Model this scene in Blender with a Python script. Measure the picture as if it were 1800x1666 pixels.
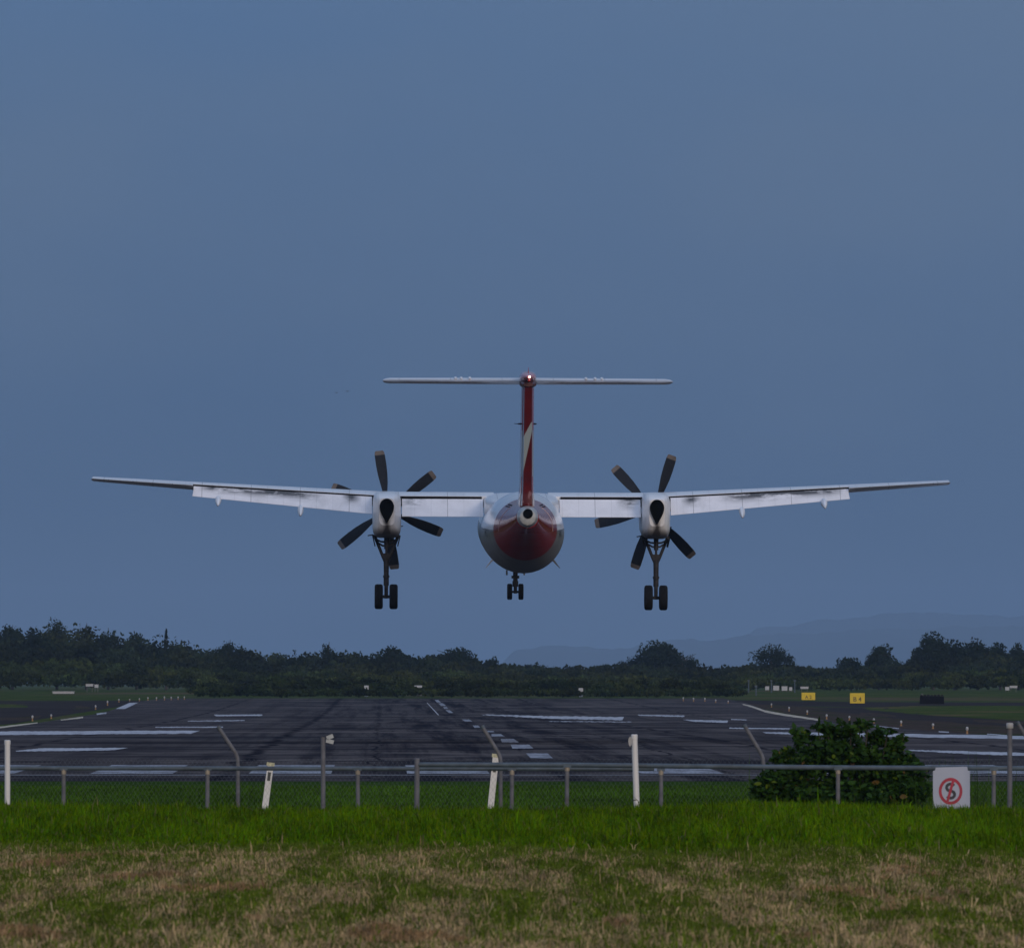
import bpy, bmesh, math, random
import numpy as np
from mathutils import Vector, Matrix, Euler
random.seed(7)
RNG = np.random.default_rng(11)
sc = bpy.context.scene
for o in list(bpy.data.objects):
    bpy.data.objects.remove(o)
COL = sc.collection
R = math.radians

# ------------------------------------------------------------------ camera
F = 17024.0                      # focal length in photo pixels (1800 wide)
CAMZ = 2.15
PITCH = math.atan(367.0 / F)
cam_d = bpy.data.cameras.new('camera')
cam = bpy.data.objects.new('camera', cam_d)
COL.objects.link(cam)
cam.location = (0, 0, CAMZ)
cam.rotation_euler = (math.pi / 2 + PITCH, 0, 0)
cam_d.sensor_fit = 'HORIZONTAL'
cam_d.sensor_width = 36.0
cam_d.lens = F / 1800.0 * 36.0
cam_d.clip_start = 1.0
cam_d.clip_end = 60000.0
cam_d.dof.use_dof = True
cam_d.dof.focus_distance = 300.0
cam_d.dof.aperture_fstop = 18.0
sc.camera = cam

# ------------------------------------------------------------------ world (overcast dusk) and soft sun
SUN_EL, SUN_AZ = R(14.0), R(22.0)          # low sun behind the camera, a little to the right
wd = bpy.data.worlds.new('World')
sc.world = wd
wd.use_nodes = True
nt = wd.node_tree
nt.nodes.clear()
def N(t, **k):
    n = nt.nodes.new(t)
    for a, b in k.items():
        setattr(n, a, b)
    return n
out = N('ShaderNodeOutputWorld')
bg = N('ShaderNodeBackground')
bg2 = N('ShaderNodeBackground')
sky = N('ShaderNodeTexSky', sky_type='NISHITA', sun_disc=False)
sky.sun_elevation = SUN_EL
sky.sun_rotation = math.pi - SUN_AZ
sky.air_density = 1.2
sky.dust_density = 2.0
bg.inputs['Strength'].default_value = 0.05
nt.links.new(sky.outputs[0], bg.inputs['Color'])
tc = N('ShaderNodeTexCoord')
sep = N('ShaderNodeSeparateXYZ')
nt.links.new(tc.outputs['Generated'], sep.inputs[0])
# thick cloud layer: darker slate blue ahead, brighter overhead and behind
el = N('ShaderNodeMapRange'); el.inputs[1].default_value = 0.0; el.inputs[2].default_value = 0.085
nt.links.new(sep.outputs['Z'], el.inputs[0])
front = N('ShaderNodeMix', data_type='RGBA')
front.inputs[6].default_value = (0.051, 0.100, 0.196, 1)
front.inputs[7].default_value = (0.082, 0.170, 0.342, 1)
nt.links.new(el.outputs[0], front.inputs[0])
mp = N('ShaderNodeMapping'); mp.inputs['Scale'].default_value = (16, 9, 30)
ns = N('ShaderNodeTexNoise'); ns.inputs['Scale'].default_value = 1.0; ns.inputs['Detail'].default_value = 2.5; ns.inputs['Roughness'].default_value = 0.45
nt.links.new(tc.outputs['Generated'], mp.inputs[0]); nt.links.new(mp.outputs[0], ns.inputs['Vector'])
nr = N('ShaderNodeMapRange'); nr.inputs[1].default_value = 0.36; nr.inputs[2].default_value = 0.72
nt.links.new(ns.outputs['Fac'], nr.inputs[0])
cl = N('ShaderNodeMix', data_type='RGBA')
cl.inputs[7].default_value = (0.125, 0.185, 0.290, 1)
clf = N('ShaderNodeMath', operation='MULTIPLY'); clf.inputs[1].default_value = 0.50
gx = N('ShaderNodeMath', operation='MULTIPLY_ADD'); gx.inputs[1].default_value = 6.0; gx.inputs[2].default_value = -0.34
nt.links.new(sep.outputs['X'], gx.inputs[0])
gz_ = N('ShaderNodeMath', operation='MULTIPLY_ADD'); gz_.inputs[1].default_value = 8.5
nt.links.new(sep.outputs['Z'], gz_.inputs[0]); nt.links.new(gx.outputs[0], gz_.inputs[2])
gc = N('ShaderNodeClamp'); nt.links.new(gz_.outputs[0], gc.inputs[0])
gm = N('ShaderNodeMath', operation='MAXIMUM')
nt.links.new(nr.outputs[0], clf.inputs[0]); nt.links.new(clf.outputs[0], gm.inputs[0]); nt.links.new(gc.outputs[0], gm.inputs[1]); nt.links.new(gm.outputs[0], cl.inputs[0]); nt.links.new(front.outputs[2], cl.inputs[6])
# back of the sky
bk = N('ShaderNodeMapRange', interpolation_type='SMOOTHSTEP'); bk.inputs[1].default_value = 0.75; bk.inputs[2].default_value = -0.9
nt.links.new(sep.outputs['Y'], bk.inputs[0])
bc = N('ShaderNodeMix', data_type='RGBA')
bc.inputs[7].default_value = (0.62, 0.56, 0.60, 1)
nt.links.new(bk.outputs[0], bc.inputs[0]); nt.links.new(cl.outputs[2], bc.inputs[6])
# overhead a bit lighter
zz = N('ShaderNodeMapRange', interpolation_type='SMOOTHSTEP'); zz.inputs[1].default_value = 0.15; zz.inputs[2].default_value = 0.9
nt.links.new(sep.outputs['Z'], zz.inputs[0])
zc = N('ShaderNodeMix', data_type='RGBA')
zc.inputs[7].default_value = (0.32, 0.47, 0.74, 1)
nt.links.new(zz.outputs[0], zc.inputs[0]); nt.links.new(bc.outputs[2], zc.inputs[6])
nt.links.new(zc.outputs[2], bg2.inputs['Color'])
bg2.inputs['Strength'].default_value = 1.0
ms = N('ShaderNodeMixShader'); ms.inputs[0].default_value = 0.93
nt.links.new(bg.outputs[0], ms.inputs[1]); nt.links.new(bg2.outputs[0], ms.inputs[2]); nt.links.new(ms.outputs[0], out.inputs[0])

sd = bpy.data.lights.new('sun', 'SUN')
sd.energy = 1.0
sd.angle = R(14)
sd.color = (1.0, 0.86, 0.72)
so = bpy.data.objects.new('sun', sd)
COL.objects.link(so)
# light travels towards +Y (away from the camera), slightly to the left, down
ldir = Vector((-math.sin(SUN_AZ) * math.cos(SUN_EL), math.cos(SUN_AZ) * math.cos(SUN_EL), -math.sin(SUN_EL)))
so.rotation_euler = ldir.to_track_quat('-Z', 'Y').to_euler()
so.location = (20, -20, 40)
sc.view_settings.view_transform = 'Standard'
sc.view_settings.look = 'None'
sc.view_settings.exposure = 0.0
sc.view_settings.gamma = 1.0
sc.cycles.use_denoising = True
sc.cycles.max_bounces = 6
sc.cycles.diffuse_bounces = 3
sc.cycles.glossy_bounces = 3
sc.cycles.transparent_max_bounces = 8
sc.cycles.volume_bounces = 1

# ------------------------------------------------------------------ pixel helpers
def ray(px, row):
    x = (px - 900.0) / F
    y = (833.0 - row) / F
    c, s = math.cos(PITCH), math.sin(PITCH)
    # camera forward = (0,c,s), up = (0,-s,c)
    d = Vector((x, c - y * s, s + y * c))
    return d / d.y
def at(px, row, Y):
    return Vector((0, 0, CAMZ)) + ray(px, row) * Y
ZT = [(-400, .6), (0, .6), (86, .6), (95, .57), (107, .605), (113, .575), (116, .38), (121, -.15), (130, -.3), (150, -.15), (160, .03), (166, .07), (205, .067), (222, .05),
      (262, .15), (315, .207), (360, .183), (490, .135), (590, .21), (670, .38), (720, .543), (800, .787), (1000, 1.15), (1150, 1.204), (30000, 1.204)]
ZX = np.array([a for a, b in ZT], float); ZV = np.array([b for a, b in ZT], float)
def zg(y):
    return np.interp(y, ZX, ZV)
_ds = np.concatenate([np.arange(165, 1500, 0.5), np.arange(1500, 9000, 20)])
_zs = zg(_ds)
def gp(px, row, off=0.0):
    r = ray(px, row)
    zr = CAMZ + r.z * _ds
    i = np.argmax(zr <= _zs)
    a = (zr[i - 1] - _zs[i - 1]); b = (_zs[i] - zr[i])
    d = _ds[i - 1] + (_ds[i] - _ds[i - 1]) * a / max(a + b, 1e-9)
    return Vector((r.x * d, d, float(zg(d)) + off))

# ------------------------------------------------------------------ mesh helpers
class MB:
    def __init__(s):
        s.v = []; s.f = []; s.m = []
    def add(s, vs, fs, mi=0):
        b = len(s.v)
        s.v += [tuple(v) for v in vs]
        s.f += [tuple(b + i for i in f) for f in fs]
        s.m += [mi] * len(fs)
    def box(s, c, d, mi=0, rot=None):
        x, y, z = d[0] / 2, d[1] / 2, d[2] / 2
        vs = [Vector((a * x, b * y, e * z)) for a in (-1, 1) for b in (-1, 1) for e in (-1, 1)]
        if rot is not None:
            vs = [rot @ v for v in vs]
        vs = [v + Vector(c) for v in vs]
        s.add(vs, [(0, 1, 3, 2), (4, 6, 7, 5), (0, 4, 5, 1), (2, 3, 7, 6), (0, 2, 6, 4), (1, 5, 7, 3)], mi)
    def rings(s, rings, mi=0, cap0=True, cap1=True):
        n = len(rings[0]); b = len(s.v)
        for r in rings:
            s.v += [tuple(p) for p in r]
        for i in range(len(rings) - 1):
            for j in range(n):
                k = (j + 1) % n
                s.f.append((b + i * n + j, b + i * n + k, b + (i + 1) * n + k, b + (i + 1) * n + j)); s.m.append(mi)
        if cap0:
            s.f.append(tuple(b + j for j in range(n))[::-1]); s.m.append(mi)
        if cap1:
            s.f.append(tuple(b + (len(rings) - 1) * n + j for j in range(n))); s.m.append(mi)
    def tube(s, pts, rad, n=10, mi=0):
        pts = [Vector(p) for p in pts]
        if not hasattr(rad, '__len__'):
            rad = [rad] * len(pts)
        rs = []
        for i, p in enumerate(pts):
            d = (pts[min(i + 1, len(pts) - 1)] - pts[max(i - 1, 0)]).normalized()
            u = d.orthogonal().normalized() if i == 0 else (u0 - d * u0.dot(d)).normalized()
            u0 = u
            w = d.cross(u)
            rs.append([p + (u * math.cos(2 * math.pi * j / n) + w * math.sin(2 * math.pi * j / n)) * rad[i] for j in range(n)])
        s.rings(rs, mi)
    def lathe(s, prof, c, axis='x', n=24, mi=0):
        rs = []
        for (t, r) in prof:
            ring = []
            for j in range(n):
                a = 2 * math.pi * j / n
                if axis == 'x': p = (c[0] + t, c[1] + r * math.cos(a), c[2] + r * math.sin(a))
                elif axis == 'y': p = (c[0] + r * math.cos(a), c[1] + t, c[2] + r * math.sin(a))
                else: p = (c[0] + r * math.cos(a), c[1] + r * math.sin(a), c[2] + t)
                ring.append(p)
            rs.append(ring)
        s.rings(rs, mi)
    def build(s, name, mats, parent=None, smooth=True, bevel=0, subsurf=0):
        me = bpy.data.meshes.new(name)
        me.from_pydata(s.v, [], s.f)
        if not isinstance(mats, (list, tuple)):
            mats = [mats]
        for m in mats:
            me.materials.append(m)
        me.polygons.foreach_set('material_index', s.m)
        bm = bmesh.new(); bm.from_mesh(me)
        bmesh.ops.recalc_face_normals(bm, faces=bm.faces)
        bm.to_mesh(me); bm.free()
        me.update()
        if smooth:
            me.polygons.foreach_set('use_smooth', [True] * len(me.polygons))
            try: me.set_sharp_from_angle(angle=R(40))
            except Exception: pass
        o = bpy.data.objects.new(name, me)
        COL.objects.link(o)
        if parent: o.parent = parent
        if bevel:
            b = o.modifiers.new('bevel', 'BEVEL'); b.width = bevel; b.segments = 2; b.limit_method = 'ANGLE'
        if subsurf:
            b = o.modifiers.new('sub', 'SUBSURF'); b.levels = subsurf; b.render_levels = subsurf
        return o
def tag(o, label=None, cat=None, group=None, kind=None):
    if label: o['label'] = label
    if cat: o['category'] = cat
    if group: o['group'] = group
    if kind: o['kind'] = kind
    return o
def empty(name, loc=(0, 0, 0), rot=(0, 0, 0)):
    o = bpy.data.objects.new(name, None); COL.objects.link(o)
    o.location = loc; o.rotation_euler = rot; o.empty_display_size = 0.3
    return o
def copy_tree(o, parent=None):
    c = o.copy(); COL.objects.link(c); c.parent = parent
    for ch in list(o.children):
        copy_tree(ch, c)
    return c

# ------------------------------------------------------------------ material helper
class MT:
    def __init__(s, name, rough=0.6, metal=0.0, spec=0.5, coat=0.0):
        s.m = bpy.data.materials.new(name); s.m.use_nodes = True
        s.t = s.m.node_tree
        s.b = s.t.nodes['Principled BSDF']
        s.b.inputs['Roughness'].default_value = rough
        s.b.inputs['Metallic'].default_value = metal
        s.b.inputs['Specular IOR Level'].default_value = spec
        s.b.inputs['Coat Weight'].default_value = coat
        s.b.inputs['Coat Roughness'].default_value = 0.08
        s._tc = None
    def n(s, t, **k):
        x = s.t.nodes.new(t)
        for a, b in k.items(): setattr(x, a, b)
        return x
    def l(s, a, b):
        s.t.links.new(a, b); return b
    def obj(s):
        if not s._tc: s._tc = s.n('ShaderNodeTexCoord')
        return s._tc.outputs['Object']
    def uv(s):
        if not s._tc: s._tc = s.n('ShaderNodeTexCoord')
        return s._tc.outputs['UV']
    def noise(s, scale, vec=None, detail=4, rough=0.55, sc=(1, 1, 1), loc=(0, 0, 0), dist=0):
        m = s.n('ShaderNodeMapping'); m.inputs['Scale'].default_value = sc; m.inputs['Location'].default_value = loc
        s.l(vec or s.obj(), m.inputs[0])
        x = s.n('ShaderNodeTexNoise'); x.inputs['Scale'].default_value = scale; x.inputs['Detail'].default_value = detail
        x.inputs['Roughness'].default_value = rough; x.inputs['Distortion'].default_value = dist
        s.l(m.outputs[0], x.inputs['Vector'])
        return x.outputs['Fac']
    def mr(s, v, a, b, c=0.0, d=1.0, smooth=False):
        x = s.n('ShaderNodeMapRange')
        if smooth: x.interpolation_type = 'SMOOTHSTEP'
        for i, q in enumerate((a, b, c, d)): x.inputs[i + 1].default_value = q
        s.l(v, x.inputs[0]); return x.outputs[0]
    def math(s, op, a, b=None, c=None):
        x = s.n('ShaderNodeMath', operation=op)
        for i, q in enumerate((a, b, c)):
            if q is None: continue
            if isinstance(q, (int, float)): x.inputs[i].default_value = q
            else: s.l(q, x.inputs[i])
        return x.outputs[0]
    def mix(s, f, a, b, mode='MIX'):
        x = s.n('ShaderNodeMix', data_type='RGBA', blend_type=mode)
        if isinstance(f, (int, float)): x.inputs[0].default_value = f
        else: s.l(f, x.inputs[0])
        for i, q in ((6, a), (7, b)):
            if isinstance(q, tuple): x.inputs[i].default_value = (*q, 1) if len(q) == 3 else q
            else: s.l(q, x.inputs[i])
        return x.outputs[2]
    def sepx(s, v=None):
        x = s.n('ShaderNodeSeparateXYZ'); s.l(v or s.obj(), x.inputs[0]); return x.outputs
    def attr(s, name='Col'):
        x = s.n('ShaderNodeAttribute'); x.attribute_name = name; return x.outputs['Color']
    def base(s, c):
        if isinstance(c, tuple): s.b.inputs['Base Color'].default_value = (*c, 1)
        else: s.l(c, s.b.inputs['Base Color'])
    def bump(s, h, strength=0.3, dist=0.02):
        x = s.n('ShaderNodeBump'); x.inputs['Strength'].default_value = strength; x.inputs['Distance'].default_value = dist
        s.l(h, x.inputs['Height']); s.l(x.outputs[0], s.b.inputs['Normal'])

def plain(name, c, rough=0.5, metal=0.0, var=0.25, scale=8.0, coat=0.0, spec=0.5, dirt=None, dirt_amt=0.4):
    m = MT(name, rough, metal, spec, coat)
    n = m.noise(scale, detail=5)
    a = tuple(x * (1 - var) for x in c); b = tuple(min(1, x * (1 + var * 0.6)) for x in c)
    col = m.mix(m.mr(n, .3, .7), a, b)
    if dirt:
        n2 = m.noise(scale * 0.6, detail=6, rough=.7, loc=(3, 1, 7))
        col = m.mix(m.math('MULTIPLY', m.mr(n2, .5, .75), dirt_amt), col, dirt)
    m.base(col)
    return m.m

# ------------------------------------------------------------------ value noise (numpy)
def vnoise(x, y, seed=0, octaves=4):
    tot = np.zeros_like(x, float); amp = 1.0; s = 0.0
    for o in range(octaves):
        xi = np.floor(x).astype(np.int64); yi = np.floor(y).astype(np.int64)
        fx = x - xi; fy = y - yi
        fx = fx * fx * (3 - 2 * fx); fy = fy * fy * (3 - 2 * fy)
        def h(a, b):
            n = (a * 374761393 + b * 668265263 + (seed + o) * 1442695041) & 0xffffffff
            n = ((n ^ (n >> 13)) * 1274126177) & 0xffffffff
            return ((n ^ (n >> 16)) & 0xffff) / 65535.0
        v = (h(xi, yi) * (1 - fx) + h(xi + 1, yi) * fx) * (1 - fy) + (h(xi, yi + 1) * (1 - fx) + h(xi + 1, yi + 1) * fx) * fy
        tot += v * amp; s += amp; amp *= 0.5; x = x * 2.03 + 17; y = y * 2.03 + 31
    return tot / s

def gz(x, y):
    """ground height with the mown field's bumps"""
    env = np.clip((y - 40) / 8, 0, 1) * np.clip((117 - y) / 4, 0, 1) * np.clip((12 - np.abs(x)) / 2, 0, 1)
    return zg(y) + env * ((vnoise(x * .35, y * .12, 5, 3) - .5) * .16 + (vnoise(x * 1.8, y * .25, 9, 2) - .5) * .06)

# ------------------------------------------------------------------ ground
def ground():
    xs = sorted(set([-30000, -14000, -6000, -2500, -1000, -400, -150, -60, -30, -18] + [round(v, 3) for v in np.arange(-13, 13.01, .25)] + [18, 30, 60, 150, 400, 1000, 2500, 6000, 14000, 30000]))
    ys = sorted(set([-20000, -4000, -1000, -300, -100, -20, 20, 40] + [round(v, 3) for v in np.arange(44, 124, .5)] + list(ZX[1:].tolist()) + [1500, 2500, 4500, 9000, 16000, 29000]))
    X, Y = np.meshgrid(xs, ys)
    Z = gz(X.ravel(), Y.ravel())
    co = np.stack([X.ravel(), Y.ravel(), Z], 1)
    nx, ny = len(xs), len(ys)
    idx = np.arange(nx * ny).reshape(ny, nx)
    f = np.stack([idx[:-1, :-1].ravel(), idx[:-1, 1:].ravel(), idx[1:, 1:].ravel(), idx[1:, :-1].ravel()], 1)
    me = bpy.data.meshes.new('ground')
    me.from_pydata(co.tolist(), [], f.tolist())
    me.polygons.foreach_set('use_smooth', [True] * len(f))
    m = MT('ground_soil_grass', 0.95, spec=0.0)
    xyz = m.sepx()
    wob = m.math('MULTIPLY_ADD', m.noise(.5, detail=5), 6.0, xyz['Y'])
    n1 = m.noise(3.0, detail=6, rough=.7, sc=(1, .35, 1)); n2 = m.noise(.4, detail=5, sc=(1, .4, 1))
    dry = m.mix(m.mr(n1, .35, .65), (.07, .055, .03), (.22, .165, .09))
    dry = m.mix(m.mr(n2, .4, .62), dry, (.035, .055, .015))
    green = m.mix(m.mr(n1, .35, .65), (.018, .038, .006), (.045, .085, .014))
    dirt = m.mix(m.mr(n1, .35, .65), (.06, .05, .04), (.14, .115, .09))
    n3 = m.noise(.02, detail=5, rough=.6, sc=(1, .35, 1)); n4 = m.noise(.5, detail=6, rough=.7, sc=(1, .15, 1))
    far = m.mix(m.mr(n4, .3, .7), (.032, .05, .014), (.07, .09, .027))
    far = m.mix(m.mr(n3, .5, .66), far, (.10, .075, .045))
    c = m.mix(m.mr(wob, 91, 94), dry, green)
    c = m.mix(m.mr(wob, 158.5, 160.5), c, dirt)
    c = m.mix(m.mr(wob, 164.5, 166), c, green)
    c = m.mix(m.mr(wob, 225, 260), c, far)
    m.base(c)
    m.bump(n1, .6, .05)
    me.materials.append(m.m)
    o = bpy.data.objects.new('ground', me); COL.objects.link(o)
    return tag(o, kind='structure')
ground()

# ------------------------------------------------------------------ runway surfaces
AX, SLOPE = (993 - 900) / F * 224, -0.01345      # centreline X at 224 m and its drift
def cx(d): return AX + SLOPE * (d - 224)

def interp_edge(pts):
    g = sorted([(p.y, p.x) for p in (gp(*q) for q in pts)])
    return np.array([a for a, b in g]), np.array([b for a, b in g])
RE = interp_edge([(1312, 1235.5), (1345, 1247), (1441, 1264.5), (1600, 1282), (1800, 1296)])
LE = interp_edge([(228, 1235), (190, 1250), (60, 1271), (0, 1280)])
def sheet_from_rows(name, ys, xl, xr, off, mat, nx=8, kind='structure'):
    vs, uvs = [], []
    for y, a, b in zip(ys, xl, xr):
        for i in range(nx + 1):
            x = a + (b - a) * i / nx
            vs.append((x, y, float(zg(y)) + off)); uvs.append((x - cx(y), y))
    fs = [(j * (nx + 1) + i, j * (nx + 1) + i + 1, (j + 1) * (nx + 1) + i + 1, (j + 1) * (nx + 1) + i) for j in range(len(ys) - 1) for i in range(nx)]
    me = bpy.data.meshes.new(name); me.from_pydata(vs, [], fs)
    ul = me.uv_layers.new(name='UVMap')
    li = np.zeros(len(me.loops), np.int32); me.loops.foreach_get('vertex_index', li)
    ul.data.foreach_set('uv', np.array(uvs, np.float32)[li].ravel())
    me.materials.append(mat)
    o = bpy.data.objects.new(name, me); COL.objects.link(o)
    return tag(o, kind=kind)

def mat_asphalt(name, tint=1.0, streaks=True):
    m = MT(name, 0.95, spec=0.0)
    u = m.uv(); s = m.sepx(u)
    grain = m.noise(6, u, 6, .7, (1, .25, 1))
    blot = m.noise(.12, u, 5, .6, (1, .35, 1))
    c = m.mix(m.mr(grain, .3, .7), (.052 * tint, .046 * tint, .047 * tint), (.135 * tint, .115 * tint, .110 * tint))
    c = m.mix(m.mr(blot, .35, .65), c, (.07 * tint, .061 * tint, .062 * tint))
    if streaks:
        rub = m.noise(1.0, u, 6, .7, (.7, .008, 1))              # tyre rubber along the runway
        band = m.mr(m.math('ABSOLUTE', s['X']), 2, 14, 1, .25)
        c = m.mix(m.math('MULTIPLY', m.mr(rub, .46, .58), band), c, (.020, .019, .025))
        tr = m.noise(1.0, u, 5, .6, (.06, .10, 1), dist=.8)        # transverse scuffs and patch edges
        c = m.mix(m.mr(tr, .52, .60, 0, .8), c, (.022, .021, .027))
        tr = m.noise(1.0, u, 5, .65, (.30, .22, 1), (9, 2, 0), dist=1.2)
        c = m.mix(m.mr(tr, .56, .63, 0, .85), c, (.013, .013, .020))
        lt = m.noise(1.0, u, 5, .65, (.10, .05, 1), (3, 7, 0), dist=.5)
        c = m.mix(m.mr(lt, .54, .66, 0, .5), c, (.18, .152, .142))
        # crack-sealed longitudinal joints
        wig = m.math('MULTIPLY_ADD', m.noise(.10, u, 4, .6, (0, 1, 1)), 1.6, s['X'])
        for k, (x0, w) in enumerate(((-7.0, .16), (8.0, .10), (-14.4, .10), (15.5, .10), (.5 + .2, .05), (-3.6, .05), (4.6, .05))):
            d = m.math('ABSOLUTE', m.math('SUBTRACT', wig, x0))
            brk = m.mr(m.noise(.3, u, 3, .6, (0, .35, 1), (k * 9, 0, 0)), .38, .5)
            c = m.mix(m.math('MULTIPLY', m.mr(d, w * .6, w * 1.6, .9, 0), brk), c, (.012, .012, .018))
        sand = m.noise(.7, u, 4, .6, (1, .2, 1), (5, 5, 5))
        c = m.mix(m.mr(sand, .72, .8, 0, .5), c, (.13, .095, .05))
    m.base(c)
    m.bump(grain, .4, .01)
    return m.m
M_ASPH = mat_asphalt('runway_asphalt')
M_TAXI = mat_asphalt('taxiway_asphalt', .5, False)
ys = sorted(set(list(np.arange(205, 826, 5.0)) + [y for y in ZX.tolist() if 205 <= y <= 825]))
xl = [min(cx(y) - 22.8, 0) if y < 300 else float(np.interp(y, LE[0], LE[1], left=cx(y) - 24.5)) for y in ys]
xr = [cx(y) + 27 if y < 330 else float(np.interp(y, RE[0], RE[1], left=cx(y) + 23)) for y in ys]
xl = [min(a, cx(y) - 19) for a, y in zip(xl, ys)]
sheet_from_rows('runway', ys, xl, xr, .008, M_ASPH, 10)

def strip(name, top, bot, off, mat, n=24, m=4, jag=0.0, kind='structure', parent=None, seed=1):
    """ground sheet between two outlines given as photo points"""
    rr = random.Random(seed)
    def samp(pl, t):
        t = t * (len(pl) - 1); i = min(int(t), len(pl) - 2); q = t - i
        return (pl[i][0] + (pl[i + 1][0] - pl[i][0]) * q, pl[i][1] + (pl[i + 1][1] - pl[i][1]) * q)
    vs, uvs = [], []
    for i in range(n + 1):
        a = samp(top, i / n); b = samp(bot, i / n)
        a = (a[0], a[1] + rr.uniform(-jag, jag)); b = (b[0], b[1] + rr.uniform(-jag, jag))
        for j in range(m + 1):
            q = j / m
            p = gp(a[0] + (b[0] - a[0]) * q, a[1] + (b[1] - a[1]) * q, off)
            vs.append(p); uvs.append((p.x - cx(p.y), p.y))
    fs = [(i * (m + 1) + j, i * (m + 1) + j + 1, (i + 1) * (m + 1) + j + 1, (i + 1) * (m + 1) + j) for i in range(n) for j in range(m)]
    me = bpy.data.meshes.new(name); me.from_pydata([tuple(v) for v in vs], [], fs)
    bm = bmesh.new(); bm.from_mesh(me); bmesh.ops.recalc_face_normals(bm, faces=bm.faces)
    if bm.faces and sum(f.normal.z for f in bm.faces) < 0: bmesh.ops.reverse_faces(bm, faces=bm.faces)
    bm.to_mesh(me); bm.free()
    ul = me.uv_layers.new(name='UVMap')
    li = np.zeros(len(me.loops), np.int32); me.loops.foreach_get('vertex_index', li)
    ul.data.foreach_set('uv', np.array(uvs, np.float32)[li].ravel())
    me.materials.append(mat)
    o = bpy.data.objects.new(name, me); COL.objects.link(o)
    if parent: o.parent = parent
    return tag(o, kind=kind)

mt = MT('shoulder_dirt', .95, spec=.0)
nn = mt.noise(2.5, detail=6, rough=.7, sc=(1, .2, 1)); n5 = mt.noise(.25, detail=5, sc=(1, .2, 1), loc=(4, 0, 0))
cc = mt.mix(mt.mr(nn, .3, .7), (.035, .028, .026), (.085, .062, .048))
mt.base(mt.mix(mt.mr(n5, .5, .65), cc, (.04, .045, .02)))
M_DIRT = mt.m
mt = MT('short_grass', .95, spec=.0)
nn = mt.noise(1.5, detail=6, rough=.7, sc=(1, .2, 1)); n5 = mt.noise(.12, detail=5, sc=(1, .3, 1), loc=(2, 0, 0))
cc = mt.mix(mt.mr(nn, .3, .7), (.028, .046, .012), (.075, .095, .026))
mt.base(mt.mix(mt.mr(n5, .52, .68), cc, (.12, .085, .045)))
M_GRASS = mt.m
strip('taxiway', [(1285, 1230), (1500, 1233.5), (2000, 1235)], [(1300, 1240), (1560, 1243), (2000, 1241)], .004, M_TAXI)
strip('shoulder', [(1305, 1236), (1450, 1244), (1600, 1258), (2000, 1276)], [(1330, 1243), (1441, 1266), (1600, 1284), (2000, 1310)], .006, M_DIRT)
strip('taxiway', [(1430, 1243), (1560, 1243.2), (1640, 1258), (2000, 1279)], [(1420, 1247), (1500, 1254), (1620, 1268), (2000, 1288)], .010, M_TAXI)
strip('grass_verge', [(1515, 1244), (1600, 1241), (2000, 1240)], [(1530, 1248), (1640, 1258), (2000, 1276)], .014, M_GRASS, jag=.4)
strip('taxiway', [(-200, 1231.5), (100, 1231.5), (335, 1230.5)], [(-200, 1290), (20, 1272), (240, 1237)], .004, M_TAXI)
strip('grass_verge', [(-200, 1238), (0, 1237.5), (48, 1240)], [(-200, 1252), (10, 1248), (50, 1245)], .010, M_GRASS, jag=.3)
strip('shoulder', [(-200, 1262), (0, 1257), (30, 1255), (75, 1257)], [(-200, 1284), (-30, 1274), (10, 1271), (65, 1263)], .010, M_DIRT, jag=.3)
strip('shoulder', [(122, 1243), (135, 1240.5), (158, 1242)], [(120, 1245), (135, 1247), (160, 1245)], .010, M_DIRT, jag=.3)

mt = MT('runway_paint', .9, spec=.0)
u = mt.uv(); nn = mt.noise(1.2, u, 6, .75, (1, .18, 1)); nb = mt.noise(4, u, 6, .7, (1, .3, 1))
mt.base(mt.mix(mt.math('MAXIMUM', mt.mr(nn, .48, .66, 0, .8), mt.mr(nb, .52, .68, 0, .7)), (.48, .48, .51), (.09, .08, .09)))
M_PAINT = mt.m
mt = MT('threshold_paint', .9, spec=.0)
u = mt.uv(); nn = mt.noise(1.5, u, 6, .75, (1, .3, 1))
mt.base(mt.mix(mt.mr(nn, .42, .62, 0, .9), (.36, .37, .41), (.09, .085, .09)))
M_KEY = mt.m
mt = MT('worn_yellow_paint', .9, spec=.0)
u = mt.uv(); nn = mt.noise(1.2, u, 6, .75, (1, .18, 1))
mt.base(mt.mix(mt.mr(nn, .45, .7, 0, .8), (.55, .47, .36), (.10, .09, .09)))
M_PAINT2 = mt.m

def mark(name, top, bot, jag=.25, n=40, off=.014, mat=None, seed=1):
    return strip(name, top, bot, off, mat or M_PAINT, n, 3, jag, 'structure', None, seed)
for k, q in enumerate([((924.5, 1324), (962.5, 1324), (972, 1333), (933, 1333)), ((897.5, 1309), (930, 1309), (938, 1316), (901, 1316)),
                       ((880, 1299), (903, 1299), (912, 1305), (882.5, 1305)), ((864, 1290.3), (880, 1290), (887.5, 1294.5), (864, 1294.5)),
                       ((853, 1284.5), (867, 1284.5), (869, 1287), (856, 1287)), ((831, 1275), (840, 1275), (845, 1279), (834, 1279)),
                       ((812, 1264.5), (824, 1264.5), (830, 1268), (818, 1268)), ((783, 1248), (790, 1248), (797, 1253), (789, 1253)), ((779, 1242.5), (785, 1242.5), (788, 1245.5), (781, 1245.5)), ((771, 1236), (778, 1236), (784, 1240.5), (775, 1240.5)), ((764, 1230), (770, 1230), (775, 1234.5), (768, 1234.5))]):
    mark('centreline_marking', [q[0], q[1]], [q[3], q[2]], .3, 14, seed=k, mat=M_KEY)
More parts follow.
